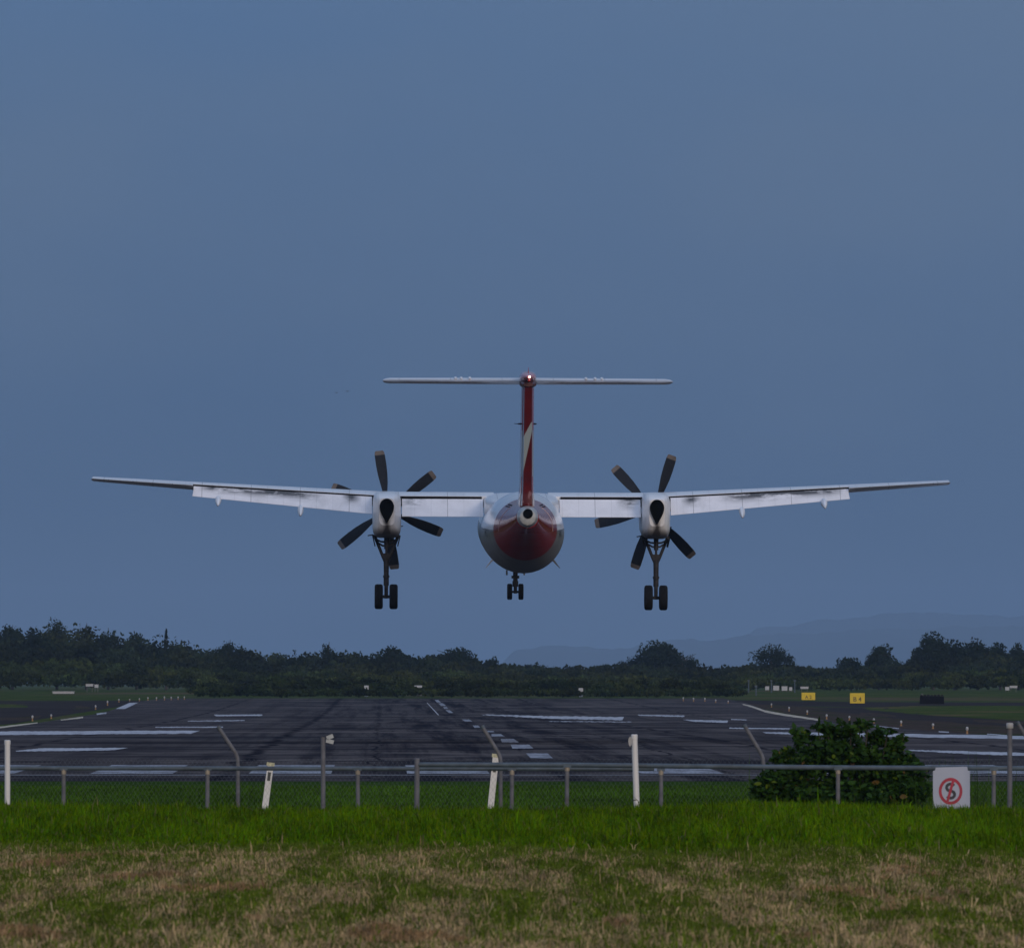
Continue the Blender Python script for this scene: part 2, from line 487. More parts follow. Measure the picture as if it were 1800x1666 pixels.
mark('runway_marking', [(750, 1235), (751.2, 1235)], [(770, 1257), (772, 1257)], .1, 4)
bars = [
    ([(-60, 1286), (352, 1284)], [(-60, 1292.5), (335, 1289.5)], .35),
    ([(28, 1320), (70, 1315.5), (226, 1314.5)], [(28, 1321), (100, 1320.5), (200, 1319)], .3),
    ([(273, 1277.6), (392, 1277)], [(273, 1279), (392, 1279)], .25),
    ([(330, 1267), (430, 1265.5)], [(330, 1268.2), (430, 1267)], .35),
    ([(376, 1256.2), (461, 1255.7)], [(380, 1258.6), (461, 1258.2)], .3),
    ([(845, 1255.6), (960, 1258.6), (1097, 1260.3)], [(850, 1256.6), (960, 1263), (1094, 1265.8)], .55),
    ([(965, 1267.5), (1110, 1268.5)], [(965, 1268.4), (1110, 1269.4)], .3),
    ([(1120, 1256), (1203, 1257.5)], [(1125, 1258), (1203, 1260)], .4),
    ([(1200, 1265), (1280, 1266.5)], [(1215, 1268), (1278, 1270.5)], .4),
    ([(1285, 1263.6), (1312, 1264.6)], [(1285, 1265), (1312, 1266)], .3),
    ([(1282, 1279), (1388, 1280)], [(1282, 1280.6), (1388, 1282)], .4),
    ([(1340, 1287), (1430, 1287.5), (1860, 1294.5)], [(1345, 1289), (1430, 1292.6), (1860, 1300.5)], .4),
    ([(1596, 1318.2), (1700, 1320.6), (1860, 1325)], [(1600, 1320), (1700, 1325.5), (1860, 1331)], .35),
    ([(1515, 1272.4), (1580, 1280)], [(1515, 1273.6), (1580, 1281.2)], .2),
    ([(1650, 1285.2), (1668, 1286.2)], [(1650, 1287), (1668, 1288)], .1),
    ([(1735, 1289.5), (1770, 1292)], [(1735, 1291), (1770, 1294)], .2),
]
for k, (a, b, j) in enumerate(bars):
    mark('runway_marking', a, b, j * 1.15, 64, seed=20 + k)
mark('edge_line_marking', [(1304, 1236.8), (1318, 1239.5), (1345, 1248.4), (1375, 1254), (1442, 1264)], [(1307, 1239), (1322, 1243.5), (1345, 1252), (1375, 1257.6), (1441, 1267)], .3, 40, mat=M_PAINT2)
mark('edge_line_marking', [(228, 1235.3), (243, 1235)], [(203, 1246), (220, 1246)], .2, 4, off=.018)
mark('edge_line_marking', [(170, 1254), (187, 1252)], [(170, 1256.5), (187, 1254.5)], .2, 8, off=.018)
mark('edge_line_marking', [(-60, 1282), (0, 1277.3), (66, 1269.6)], [(-60, 1285.4), (0, 1280.4), (66, 1271.4)], .2, 20, off=.018, mat=M_PAINT2)
mark('edge_line_marking', [(106, 1265), (146, 1259.6)], [(108, 1266.4), (146, 1262.4)], .2, 10, off=.018, mat=M_PAINT2)
# threshold bars ("piano keys") and the thin threshold line, laid out in runway metres
for k in range(6):
    for s in (-1, 1):
        c0 = s * (2.7 + 3.65 * k)
        yy = np.arange(223, 241.1, 3)
        sheet_from_rows('threshold_marking', yy, [cx(y) + c0 - .95 for y in yy], [cx(y) + c0 + .95 for y in yy], .014, M_KEY, 3)
sheet_from_rows('threshold_line', [219.4, 220.1], [cx(220) - 21] * 2, [cx(220) + 24] * 2, .014, M_PAINT, 20)

# ------------------------------------------------------------------ grass blades (numpy meshes)
def blade_mesh(name, x, y, z, h, w, col, mat, lean=.5, seed=0):
    rg = np.random.default_rng(seed)
    n = len(x)
    a = rg.uniform(0, 2 * np.pi, n); la = rg.uniform(0, 2 * np.pi, n); lm = np.abs(rg.normal(0, lean, n)) * h
    wx, wy = np.cos(a) * w / 2, np.sin(a) * w / 2
    dx, dy = np.cos(la) * lm, np.sin(la) * lm
    co = np.zeros((n, 5, 3), np.float32)
    co[:, 0] = np.stack([x - wx, y - wy, z - .02], 1); co[:, 1] = np.stack([x + wx, y + wy, z - .02], 1)
    mh = h * .6
    co[:, 2] = np.stack([x + wx * .8 + dx * .4, y + wy * .8 + dy * .4, z + mh], 1)
    co[:, 3] = np.stack([x - wx * .8 + dx * .4, y - wy * .8 + dy * .4, z + mh], 1)
    co[:, 4] = np.stack([x + dx, y + dy, z + np.maximum(h - lm * .35, h * .3)], 1)
    me = bpy.data.meshes.new(name)
    me.vertices.add(n * 5); me.vertices.foreach_set('co', co.ravel())
    b = (np.arange(n) * 5)[:, None]
    loops = (b + np.array([0, 1, 2, 3, 3, 2, 4])).astype(np.int32).ravel()
    me.loops.add(len(loops)); me.loops.foreach_set('vertex_index', loops)
    me.polygons.add(n * 2)
    st = ((np.arange(n) * 7)[:, None] + np.array([0, 4])).astype(np.int32).ravel()
    me.polygons.foreach_set('loop_start', st)
    me.update(calc_edges=True)
    ca = me.color_attributes.new('Col', 'FLOAT_COLOR', 'POINT')
    c4 = np.ones((n, 5, 4), np.float32); c4[:, :, :3] = col[:, None, :]
    ca.data.foreach_set('color', c4.ravel())
    me.materials.append(mat)
    o = bpy.data.objects.new(name, me); COL.objects.link(o)
    return o
def leaf_mat(name, rough=.6, spec=.3, trans=True):
    m = MT(name, rough, spec=spec)
    m.b.inputs['Specular Tint'].default_value = (.8, .9, .6, 1)
    c = m.attr('Col')
    m.base(c)
    if trans:
        t = m.n('ShaderNodeBsdfTranslucent'); m.l(c, t.inputs['Color'])
        mx = m.n('ShaderNodeMixShader'); mx.inputs[0].default_value = .25
        m.l(m.b.outputs[0], mx.inputs[1]); m.l(t.outputs[0], mx.inputs[2])
        m.l(mx.outputs[0], m.t.nodes['Material Output'].inputs[0])
    return m.m
M_BLADE = leaf_mat('grass_blade', .85, .04)
def halfw(y, pad): return 900 * y / F + pad
def ybound(x, y=90):
    px = 900 + x * F / y
    r = np.interp(px, [0, 300, 600, 900, 1200, 1500, 1800], [1478, 1483, 1489, 1496, 1503, 1495, 1500])
    return 26387 / (r - 1200) + (vnoise(x * .8, x * 0 + 3, 3, 3) - .5) * 3
def scatter(y0, y1, dens, pad, seed):
    rg = np.random.default_rng(seed)
    ymax = halfw(y1, pad); n = int(dens * (y1 - y0) * 2 * ymax)
    y = rg.uniform(y0, y1, n); x = rg.uniform(-ymax, ymax, n)
    k = np.abs(x) < halfw(y, pad)
    return x[k], y[k], rg
# dry mown field
x, y, rg = scatter(50, 97, 1100, 1.6, 1)
k = y < ybound(x) + 1; x, y = x[k], y[k]; n = len(x)
patch = vnoise(x * 2.6, y * .20, 21, 4); fine = vnoise(x * 9, y * .7, 22, 2)
thatch = vnoise(x * 1.3 + 40, y * .22, 23, 4)
isgreen = (rg.uniform(0, 1, n) < np.clip((patch - .50) * 1.8 + .45 - np.clip((64 - y) / 30, 0, .25), .16, .74))
nearb = np.clip(1 - (ybound(x) - y) / 4, 0, 1)
isgreen |= (rg.uniform(0, 1, n) < nearb * .6)
isgreen &= ~((thatch > .66) & (rg.uniform(0, 1, n) < .85))
colr = np.where(isgreen[:, None], np.array([.100, .142, .012]), np.array([.455, .325, .170]))
colr = colr * rg.uniform(.45, 1.35, (n, 1)) * (0.55 + .9 * fine[:, None])
red = (thatch > .69)[:, None] & (~isgreen)[:, None]
colr = np.where(red, colr * np.array([.72, .62, .58]), colr)
h = rg.uniform(.02, .055, n) * (.6 + .8 * fine) + isgreen * rg.uniform(0, .035, n) + (rg.uniform(0, 1, n) < .012) * rg.uniform(.03, .12, n)
z = gz(x, y)
tag(blade_mesh('dry_grass', x, y, z, h, rg.uniform(.004, .012, n), colr, M_BLADE, 1.1, 2), 'dry brown and green mown grass filling the foreground', 'grass', kind='stuff')
# lush band
x, y, rg = scatter(80, 117.5, 620, 1.6, 3)
k = y > ybound(x) - rg.exponential(1.8, len(x)); x, y = x[k], y[k]; n = len(x)
patch = vnoise(x * 1.0, y * .12, 31, 3)
straw = rg.uniform(0, 1, n) < .035
clump = vnoise(x * 6, y * .4, 33, 2)
colr = np.array([.060, .142, .0015]) * rg.uniform(.35, 1.6, (n, 1)) * (.35 + .6 * patch[:, None] + .7 * clump[:, None])
colr[:, 0] *= rg.uniform(.8, 1.7, n)
colr[straw] = np.array([.17, .15, .06]) * rg.uniform(.5, 1.2, (straw.sum(), 1))
edge = np.clip((y - ybound(x) + 1.5) / 6, 0.25, 1)
h = (rg.uniform(.07, .19, n) * (.5 + .5 * patch + .6 * clump)) * edge + (rg.uniform(0, 1, n) < .008) * rg.uniform(.05, .16, n)
tag(blade_mesh('lush_grass', x, y, gz(x, y), h, rg.uniform(.006, .020, n), colr, M_BLADE, .75, 4), 'tall bright green grass band in front of the rail fence', 'grass', kind='stuff')
# verge between fence and runway
x, y, rg = scatter(161.5, 191, 150, 3, 5); n = len(x)
patch = vnoise(x * .4, y * .1, 41, 3)
colr = np.array([.046, .105, .005]) * rg.uniform(.3, 1.6, (n, 1)) * (.6 + .8 * patch[:, None])
h = rg.uniform(.04, .11, n)
tag(blade_mesh('verge_grass', x, y, gz(x, y), h, rg.uniform(.012, .03, n), colr, M_BLADE, .5, 6), 'green grass strip between the fence and the runway end', 'grass', kind='stuff')
x, y, rg = scatter(154, 164, 60, 3, 8); n = len(x)
colr = np.array([.10, .085, .055]) * rg.uniform(.4, 1.4, (n, 1))
tag(blade_mesh('dead_grass', x, y, gz(x, y), rg.uniform(.02, .06, n), rg.uniform(.01, .03, n), colr, M_BLADE, .9, 9), 'thin brown dead grass along the foot of the fence', 'grass', kind='stuff')

# ------------------------------------------------------------------ leaf clouds
def quads_mesh(name, c, a, b, col, mat, parent=None, fold=False):
    n = len(c)
    co = np.zeros((n, 4, 3), np.float32)
    co[:, 0] = c - a; co[:, 1] = c - b; co[:, 2] = c + a; co[:, 3] = c + b
    me = bpy.data.meshes.new(name)
    me.vertices.add(n * 4); me.vertices.foreach_set('co', co.ravel())
    loops = np.arange(n * 4, dtype=np.int32)
    me.loops.add(n * 4); me.loops.foreach_set('vertex_index', loops)
    me.polygons.add(n); me.polygons.foreach_set('loop_start', (np.arange(n) * 4).astype(np.int32))
    me.update(calc_edges=True)
    ca = me.color_attributes.new('Col', 'FLOAT_COLOR', 'POINT')
    c4 = np.ones((n, 4, 4), np.float32); c4[:, :, :3] = col[:, None, :]
    ca.data.foreach_set('color', c4.ravel())
    me.materials.append(mat)
    o = bpy.data.objects.new(name, me); COL.objects.link(o)
    if parent: o.parent = parent
    return o
def leafcloud(c, r, n, size, rg, clumps=14, shell=.55, spread=.34, up=0.0):
    """centres and axes of leaf clumps spread unevenly through an ellipsoid"""
    c = np.array(c, float); r = np.array(r, float)
    d = rg.normal(size=(clumps, 3)); d /= np.linalg.norm(d, axis=1)[:, None]
    d[:, 2] = np.abs(d[:, 2]) * .9 - .35 + up
    cc = d * rg.uniform(shell, 1.0 - spread * .5, (clumps, 1))
    cs = rg.uniform(.6, 1.25, clumps)
    i = rg.integers(0, clumps, n)
    g = rg.normal(size=(n, 3)); g /= np.linalg.norm(g, axis=1)[:, None]
    g *= (rg.uniform(0, 1, n) ** .45)[:, None] * spread * cs[i][:, None] * 1.25
    p = c + (cc[i] + g) * r
    u = rg.normal(size=(n, 3)); u /= np.linalg.norm(u, axis=1)[:, None]
    v = np.cross(u, rg.normal(size=(n, 3))); v /= np.linalg.norm(v, axis=1)[:, None]
    s = rg.uniform(.5, 1.2, (n, 1)) * size
    tone = rg.uniform(.7, 1.3, clumps)[i]
    return p, u * s, v * s * .6, tone
M_LEAF = leaf_mat('tree_leaves', .9, .03)
mt = MT('bark', .9, spec=.1); mt.base(mt.mix(mt.mr(mt.noise(5, detail=5, sc=(1, 1, .3)), .3, .7), (.03, .026, .02), (.09, .075, .06))); M_BARK = mt.m

SKX = [-200, 0, 60, 110, 150, 185, 215, 250, 290, 340, 365, 405, 440, 455, 500, 550, 580, 610, 640, 680, 715, 735, 760, 800, 830, 850, 870, 890, 950, 1000, 1060, 1100, 1215, 1260, 1300, 1330, 1410, 1440, 1480, 1510, 1560, 1585, 1610, 1700, 1800, 2000]
SKY_ = [1086, 1089, 1087, 1086, 1085, 1091, 1101, 1109, 1113, 1121, 1131, 1124, 1131, 1139, 1140, 1136, 1130, 1138, 1138, 1135, 1141, 1149, 1139, 1138, 1149, 1154, 1152, 1157, 1160, 1165, 1164, 1160, 1166, 1170, 1164, 1157, 1160, 1168, 1170, 1160, 1152, 1158, 1142, 1134, 1132, 1130]
def wood(name, layers, label, seed, tint):
    rg = np.random.default_rng(seed)
    P, A, B, Cc = [], [], [], []
    for (d, frac, step, wmin, wmax, nl, size, pxa, pxb, hfix) in layers:
        s = F / d; px = pxa
        while px < pxb:
            top = 1200 - np.interp(px, SKX, SKY_)
            if hfix is None: H = top * frac * rg.uniform(.93, 1.03) / s + (CAMZ - float(zg(d)))
            else: H = hfix * rg.uniform(.6, 1.15)
            H = max(H, .8)
            w = rg.uniform(wmin, wmax)
            dd = d + rg.uniform(-18, 18) * (1 if hfix is None else .4)
            X = (px - 900) / F * dd
            z0 = float(zg(dd))
            p, a, b, tone = leafcloud((X, dd, z0 + H * .50), (w, w, H * .53), nl, size, rg, clumps=int(rg.integers(12, 20)))
            p[:, 2] = z0 + .05 + np.abs(p[:, 2] - z0 - .05)
            P.append(p); A.append(a); B.append(b)
            hue = rg.uniform(0, 1)
            base = np.array(tint) * rg.uniform(.5, 1.6) * np.array([1 + .5 * hue, 1 + .12 * hue, 1 - .2 * hue])
            Cc.append(base * (tone * rg.uniform(.7, 1.3, len(p)))[:, None])
            px += step * rg.uniform(.6, 1.3)
    o = quads_mesh(name, np.concatenate(P), np.concatenate(A), np.concatenate(B), np.concatenate(Cc), M_LEAF)
    return tag(o, label, 'woodland', kind='stuff')
wood('woodland', [(1330, 1.0, 26, 2.4, 4.2, 1300, .30, -150, 1960, None), (1270, .86, 28, 2.4, 4.2, 1100, .32, -150, 1960, None),
                  (1200, .66, 30, 2.2, 3.8, 1000, .32, -150, 1960, None)],
     'dark mass of trees closing the horizon behind the airfield', 51, (.018, .028, .014))
wood('scrub', [(1150, .42, 24, 1.8, 3.0, 700, .28, -150, 1960, None), (1085, .24, 22, 1.4, 2.6, 550, .26, -150, 1960, None)],
     'lower olive green scrub in front of the dark woodland', 52, (.030, .046, .014))
wood('mirage_bushes', [(880, None, 16, 1.0, 1.7, 380, .2, 352, 1290, 1.75), (840, None, 13, .8, 1.4, 300, .18, 350, 1300, .95)],  # added shrubs, stand in for the mirage that draws the trees downward
     'low dark bushes added at the far end of the runway for the mirage below the trees', 53, (.020, .033, .012))

# individual trees that stand out of the skyline: px, top row, half width px, distance, label, density
TREES = [
    (22, 1085, 26, 1345, 'broad rounded tree at the far left edge of the skyline', 1.0),
    (100, 1085, 30, 1345, 'flat topped wide tree on the high left part of the skyline', .95),
    (152, 1082, 26, 1340, 'wispy open crowned tree, highest point of the left skyline', .55),
    (190, 1091, 24, 1350, 'ragged tree with bare twig ends just right of the highest left tree', .6),
    (240, 1104, 20, 1340, 'small dense tree on the falling slope of the left skyline', .9),
    (292, 1106, 9, 1300, 'narrow pointed conifer sticking up from the left treeline', 1.0),
    (404, 1114, 34, 1290, 'wispy wide tree with thin branches above the left taxiway', .5),
    (578, 1118, 19, 1290, 'lone pale round crown rising left of the left main wheels', .7),
    (690, 1133, 34, 1290, 'broad dome shaped tree just below the left main wheels', 1.0),
    (800, 1134, 46, 1290, 'wide dome shaped tree below the gap between left wheels and nose wheels', 1.0),
    (866, 1146, 16, 1290, 'small faint tree at the right end of the central dome trees', .6),
    (1157, 1117, 52, 1330, 'large isolated wide tree below the right main wheels', .85),
    (1356, 1122, 44, 1300, 'open spreading tree seen above the white boxes', .6),
    (1495, 1152, 30, 1285, 'low rounded tree just left of the round tree over the yellow sign', .8),
    (1678, 1122, 36, 1300, 'dark tree filling the gap between the two biggest right hand trees', .9),
    (1758, 1124, 30, 1300, 'dark tree between the tallest tree and the right edge', .9),
    (1120, 1142, 34, 1335, 'low tree merging into the left side of the big isolated tree', .7),
    (1200, 1136, 34, 1335, 'thin tree merging into the right side of the big isolated tree', .5),
    (1545, 1130, 34, 1290, 'round tree above the nearer yellow sign', .95),
    (1640, 1112, 44, 1290, 'big dark round tree above the black board', 1.0),
    (1718, 1112, 44, 1290, 'tallest dark tree of the right hand clump', 1.0),
    (1790, 1122, 24, 1290, 'dark tree at the right edge of the photo', .9),
]
def tree(px, top, hw, d, label, dens, seed):
    rg = np.random.default_rng(seed)
    s = F / d; X = (px - 900) / F * d; z0 = float(zg(d))
    H = (1200 - top) / s + CAMZ - z0
    root = empty('pine_tree' if hw < 12 else 'tree', (X, d, z0))
    tag(root, label, 'tree', 'trees on the skyline')
    w = hw / s
    mb = MB()
    mb.tube([(0, 0, -.2), (.1, 0, H * .3), (-.05, .1, H * .6), (.05, 0, H * .9)], [.22, .17, .1, .03], 8)
    for k in range(9):
        a = rg.uniform(0, 6.28); hh = H * rg.uniform(.3, .7); L = w * rg.uniform(.4, .72)
        mb.tube([(0, 0, hh), (math.cos(a) * L * .5, math.sin(a) * L * .5, hh + L * .3), (math.cos(a) * L, math.sin(a) * L, hh + L * .45 * rg.uniform(.6, 1.4))], [.09, .06, .02], 6)
    mb.build('trunk', M_BARK, root)
    n = int(3600 * dens * max(w / 2.6, .5))
    if hw < 12:
        P = []
        for k in range(9):
            q = k / 8; P.append(leafcloud((0, 0, H * (.35 + .6 * q)), (w * (1.15 - q), w * (1.15 - q), H * .09), n // 9, .16, rg, 6))
        p, a, b, tone = [np.concatenate([t[i] for t in P]) for i in range(4)]
    else:
        p, a, b, tone = leafcloud((0, 0, H * .55), (w * 1.0, w * .9, H * .46), n, .24 if dens > .7 else .17, rg, clumps=int(14 + 10 * (1 - dens)), shell=.35, spread=.36 if dens > .7 else .26, up=.12)
    col = np.array([.018, .028, .015]) * (tone * rg.uniform(.7, 1.3, len(p)))[:, None] * rg.uniform(.8, 1.2)
    quads_mesh('crown', p, a, b, col, M_LEAF, root)
for i, t in enumerate(TREES):
    tree(*t, 100 + i)

# ------------------------------------------------------------------ far hills
def hills(name, d, prof, seed, colr):
    depth = [(-2600, 0), (-1200, .55), (0, 1.0), (1200, .7), (3000, 0)]
    xs = np.linspace(-150, 2400, 420)
    rg = np.random.default_rng(seed)
    base = np.interp(xs, [p[0] for p in prof], [p[1] for p in prof])
    nz = (vnoise(xs / 60.0, xs * 0 + 1, seed, 4) - .5) * 13 + (vnoise(xs / 14.0, xs * 0 + 1, seed + 3, 3) - .5) * 5.0
    vs = []
    for j, (dy, q) in enumerate(depth):
        for i, px in enumerate(xs):
            hh = (1200 - (base[i] - nz[i])) * d / F
            X = (px - 900) / F * d
            vs.append((X, d + dy, 1.0 + (max(hh, 0) * q + CAMZ - 1) * (1 if q > 0 else 0)))
    n = len(xs)
    fs = [(j * n + i, j * n + i + 1, (j + 1) * n + i + 1, (j + 1) * n + i) for j in range(len(depth) - 1) for i in range(n - 1)]
    me = bpy.data.meshes.new(name); me.from_pydata(vs, [], fs)
    me.polygons.foreach_set('use_smooth', [True] * len(fs))
    me.materials.append(plain('hill_forest', colr, .9, var=.4, scale=.002))
    o = bpy.data.objects.new(name, me); COL.objects.link(o); tag(o, kind='structure')
hills('hills', 22500, [(-150, 1222), (840, 1215), (905, 1140), (985, 1132), (1060, 1138), (1110, 1140), (1170, 1128), (1260, 1122), (1400, 1112), (1500, 1108), (1640, 1104), (1800, 1103), (2400, 1100)], 61, (.016, .022, .026))
hills('hills', 26500, [(-150, 1222), (1180, 1215), (1330, 1102), (1480, 1090), (1560, 1078), (1680, 1076), (1800, 1082), (2400, 1075)], 67, (.016, .022, .026))

# ================================================================== AIRCRAFT
PLANE_D = 320.0
rp = at(915.5, 931.5, PLANE_D)
plane = empty('airliner', rp, (R(1.8), R(0.23), R(0.72)))
tag(plane, 'white and red twin propeller airliner seen from behind, landing over the runway', 'airplane')
bpy.context.view_layer.update()
PM = plane.rotation_euler.to_matrix().to_4x4(); PM.translation = rp
PI_ = PM.inverted()
def A(px, row, y=0.0):
    o = PI_ @ Vector((0, 0, CAMZ)); d = (PI_.to_3x3()) @ ray(px, row)
    return o + d * ((y - o.y) / d.y)
def zr(row, y, px=915.5): return A(px, row, y).z

def mat_white(name, c=(.80, .80, .82), rough=.28, soot=None):
    m = MT(name, rough, coat=.25)
    n = m.noise(2.5, detail=5, rough=.6); n2 = m.noise(.9, detail=5, rough=.7, sc=(1, .3, 1), loc=(2, 2, 2))
    col = m.mix(m.mr(n, .35, .7), c, tuple(v * .9 for v in c))
    col = m.mix(m.mr(n2, .55, .8, 0, .5), col, (.42, .40, .38))
    sj = m.sepx()
    for (ch, per, w_) in (('X', 1.62, .008), ('X', .54, .003)):
        fj = m.math('ABSOLUTE', m.math('SUBTRACT', m.math('FRACT', m.math('DIVIDE', m.math('ABSOLUTE', sj[ch]), per)), .5))
        col = m.mix(m.mr(fj, w_ / per, w_ / per * 1.8, .5 if per > 1 else .3, 0), col, (.16, .15, .15))
    if soot == 'flap':
        s = m.sepx()
        ax = m.math('ABSOLUTE', s['X'])
        # soot patches where spoiler/flap tracks and exhaust stain the flap's top edge
        w1 = m.mr(m.noise(1.1, detail=5, rough=.7, sc=(1, 1, 4), loc=(0, 3, 0)), .34, .52)
        topn = m.mr(m.attr('Col'), .20, .70)
        gate = m.math('ADD', m.math('MULTIPLY', m.mr(ax, 6.4, 7.2), m.mr(ax, 10.7, 10.2)), m.mr(m.math('ABSOLUTE', m.math('SUBTRACT', ax, 3.55)), .05, .45, 1, 0))
        gate = m.math('ADD', gate, m.mr(m.math('ABSOLUTE', m.math('SUBTRACT', ax, 5.6)), .05, .35, 1, 0))
        f = m.math('MULTIPLY', m.math('MULTIPLY', w1, topn), m.math('MINIMUM', gate, 1.0))
        col = m.mix(m.math('MULTIPLY', f, .95), col, (.035, .03, .028))
    if soot == 'nacelle':
        s = m.sepx()
        wob = m.math('MULTIPLY_ADD', m.noise(4, detail=4), .10, -.05)
        ax = m.math('ABSOLUTE', m.math('ADD', s['X'], wob))
        trail = m.math('MULTIPLY', m.mr(ax, .02, .14, 1, 0), m.mr(s['Z'], .42, .30, 0, 1))
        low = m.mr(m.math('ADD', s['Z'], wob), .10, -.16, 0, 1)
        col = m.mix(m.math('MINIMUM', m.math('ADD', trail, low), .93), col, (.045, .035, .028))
    m.base(col)
    return m.m
M_WHITE = mat_white('white_paint')
M_FLAP = mat_white('flap_paint', (.80, .78, .80), .4, 'flap')
M_NAC = mat_white('nacelle_paint', (.78, .77, .77), .3, 'nacelle')
M_RED = plain('red_paint', (.40, .012, .014), .22, var=.15, scale=3, coat=.5)
M_REDD = plain('dark_red_paint', (.24, .010, .012), .3, var=.2, scale=3, coat=.3)
M_BLK = plain('black_rubber', (.012, .012, .014), .85, var=.3, scale=20, spec=.12)
M_GEAR = plain('gear_metal', (.035, .034, .036), .6, .1, var=.6, scale=9, spec=.25, dirt=(.012, .01, .01))
M_STEEL = plain('steel', (.30, .30, .32), .35, .8, var=.2)
M_COVE = plain('shaded_cove_metal', (.012, .011, .012), .9, var=.3, spec=.1)  # near black: shade of the flap gap is in the colour
M_GREYM = plain('grey_metal', (.13, .125, .12), .5, .2, var=.4, scale=6, dirt=(.04, .035, .03))
M_EXH = plain('exhaust_black', (.004, .004, .004), .95, var=.2, spec=.03)
M_BLADE_P = plain('blade_black', (.018, .021, .028), .7, var=.2, spec=.15)
M_TIPP = plain('blade_tip_ochre', (.13, .11, .10), .6, var=.2, spec=.2)

# fuselage -------------------------------------------------------
m = MT('fuselage_paint', .25, coat=.0)
s = m.sepx()
n = m.noise(1.3, detail=5, rough=.6)
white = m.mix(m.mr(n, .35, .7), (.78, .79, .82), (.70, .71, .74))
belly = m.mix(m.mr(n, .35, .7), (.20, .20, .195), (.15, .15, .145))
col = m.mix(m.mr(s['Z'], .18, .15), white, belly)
rb = m.math('ADD', s['Y'], m.math('MULTIPLY', s['Z'], .3))
col = m.mix(m.mr(rb, -10.42, -10.46), col, (.23, .006, .008))
# fine panel joints
def joint(v, period, w):
    f = m.math('ABSOLUTE', m.math('SUBTRACT', m.math('FRACT', m.math('DIVIDE', v, period)), .5))
    return m.mr(f, w / period, w / period * 1.6, .55, 0)
col = m.mix(m.math('MULTIPLY', joint(s['Y'], 1.35, .012), 1.0), col, (.10, .09, .09))
m.base(col)
m.l(m.mr(s['Z'], -.35, .35, .55, .14), m.b.inputs['Roughness'])
m.b.inputs['Specular IOR Level'].default_value = .5
M_FUS = m.m
SECT = [(16.35, -.38, .04, .04), (16.0, -.36, .28, .26), (15.2, -.28, .62, .58), (14.2, -.17, .95, .92), (12.8, -.14, 1.2, 1.10), (11.3, -.10, 1.33, 1.21),
        (6, -.10, 1.345, 1.21), (0, -.08, 1.345, 1.24), (-4.2, -.01, 1.345, 1.31), (-6, .02, 1.33, 1.33), (-7.5, .07, 1.27, 1.27), (-9, .14, 1.17, 1.15), (-10.5, .22, 1.02, .98),
        (-12, .31, .83, .76), (-13.4, .42, .63, .58), (-14.6, .55, .45, .42), (-15.3, .63, .36, .345)]
mb = MB()
mb.rings([[(hw * math.cos(2 * math.pi * j / 48), y, zc + hh * math.sin(2 * math.pi * j / 48)) for j in range(48)] for (y, zc, hw, hh) in SECT])
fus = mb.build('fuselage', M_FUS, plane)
# tail cone with the exhaust of the auxiliary power unit
mb = MB()
mb.lathe([(0, .345), (-.3, .325), (-.6, .295), (-.8, .25), (-.86, .17)], (0, -15.28, .655), 'y', 28)
cone = mb.build('tail_cone', plain('tail_cone_grey', (.42, .43, .42), .35, var=.15, coat=.2, dirt=(.15, .14, .12)), plane)
mb = MB(); mb.lathe([(0, .15), (-.07, .155), (-.075, .135), (-.05, .13)], (.005, -16.10, .765), 'y', 22)
mb.build('exhaust_port', M_EXH, cone)
mb = MB(); mb.box((0, -15.9, .36), (.05, .3, .10)); mb.build('drain_mast', M_GEAR, cone)

# wing / body fairing
mb = MB()
prof = []
for (y, top, hw, zb) in [(4.2, 1.0, .8, .6), (3.2, 1.12, 1.12, .45), (1.5, 1.215, 1.23, .38), (-.5, 1.205, 1.24, .36), (-1.8, 1.16, 1.23, .36), (-2.9, 1.12, 1.2, .4), (-4.0, 1.06, 1.0, .6), (-5.2, .98, .6, .8)]:
    r = []
    for j in range(28):
        a = 2 * math.pi * j / 28
        c_, s_ = math.cos(a), math.sin(a)
        e = .45
        r.append((hw * math.copysign(abs(c_) ** e, c_), y, (top + zb) / 2 + (top - zb) / 2 * math.copysign(abs(s_) ** e, s_)))
    prof.append(r)
mb.rings(prof)
mb.build('wing_fairing', M_WHITE, plane)

# wing ------------------------------------------------------------
X_IN, X_NAC, X_FLAP, X_TIP = 1.24, 4.43, 10.83, 14.2
def wtop(x):   # z of the highest line
    return float(np.interp(x, [0, 4.43, 14.2], [1.235, 1.245, 1.705]))
def wing_sec(x, s, trunc):
    c = float(np.interp(x, [0, 4.43, X_TIP], [3.0, 2.95, 1.35]))
    le = float(np.interp(x, [0, 4.43, X_TIP], [1.75, 1.75, 1.0]))
    zt = wtop(x)
    tk = float(np.interp(x, [0, 4.43, X_TIP], [.50, .50, .155]))
    zm = zt - tk * .58
    up = [(0, 0), (.02, .16), (.07, .32), (.16, .48), (.28, .57), (.38, .58), (.5, .54), (.62, .44), (.72, .33)]
    lo = [(.72, -.30), (.6, -.37), (.45, -.42), (.3, -.42), (.15, -.34), (.05, -.18)]
    if not trunc:
        up += [(.86, .30), (1.0, .22)]; lo = [(1.0, .19), (.86, -.02)] + lo
    return [(s * x, le - a * c, zm + b * tk) for a, b in up + lo]
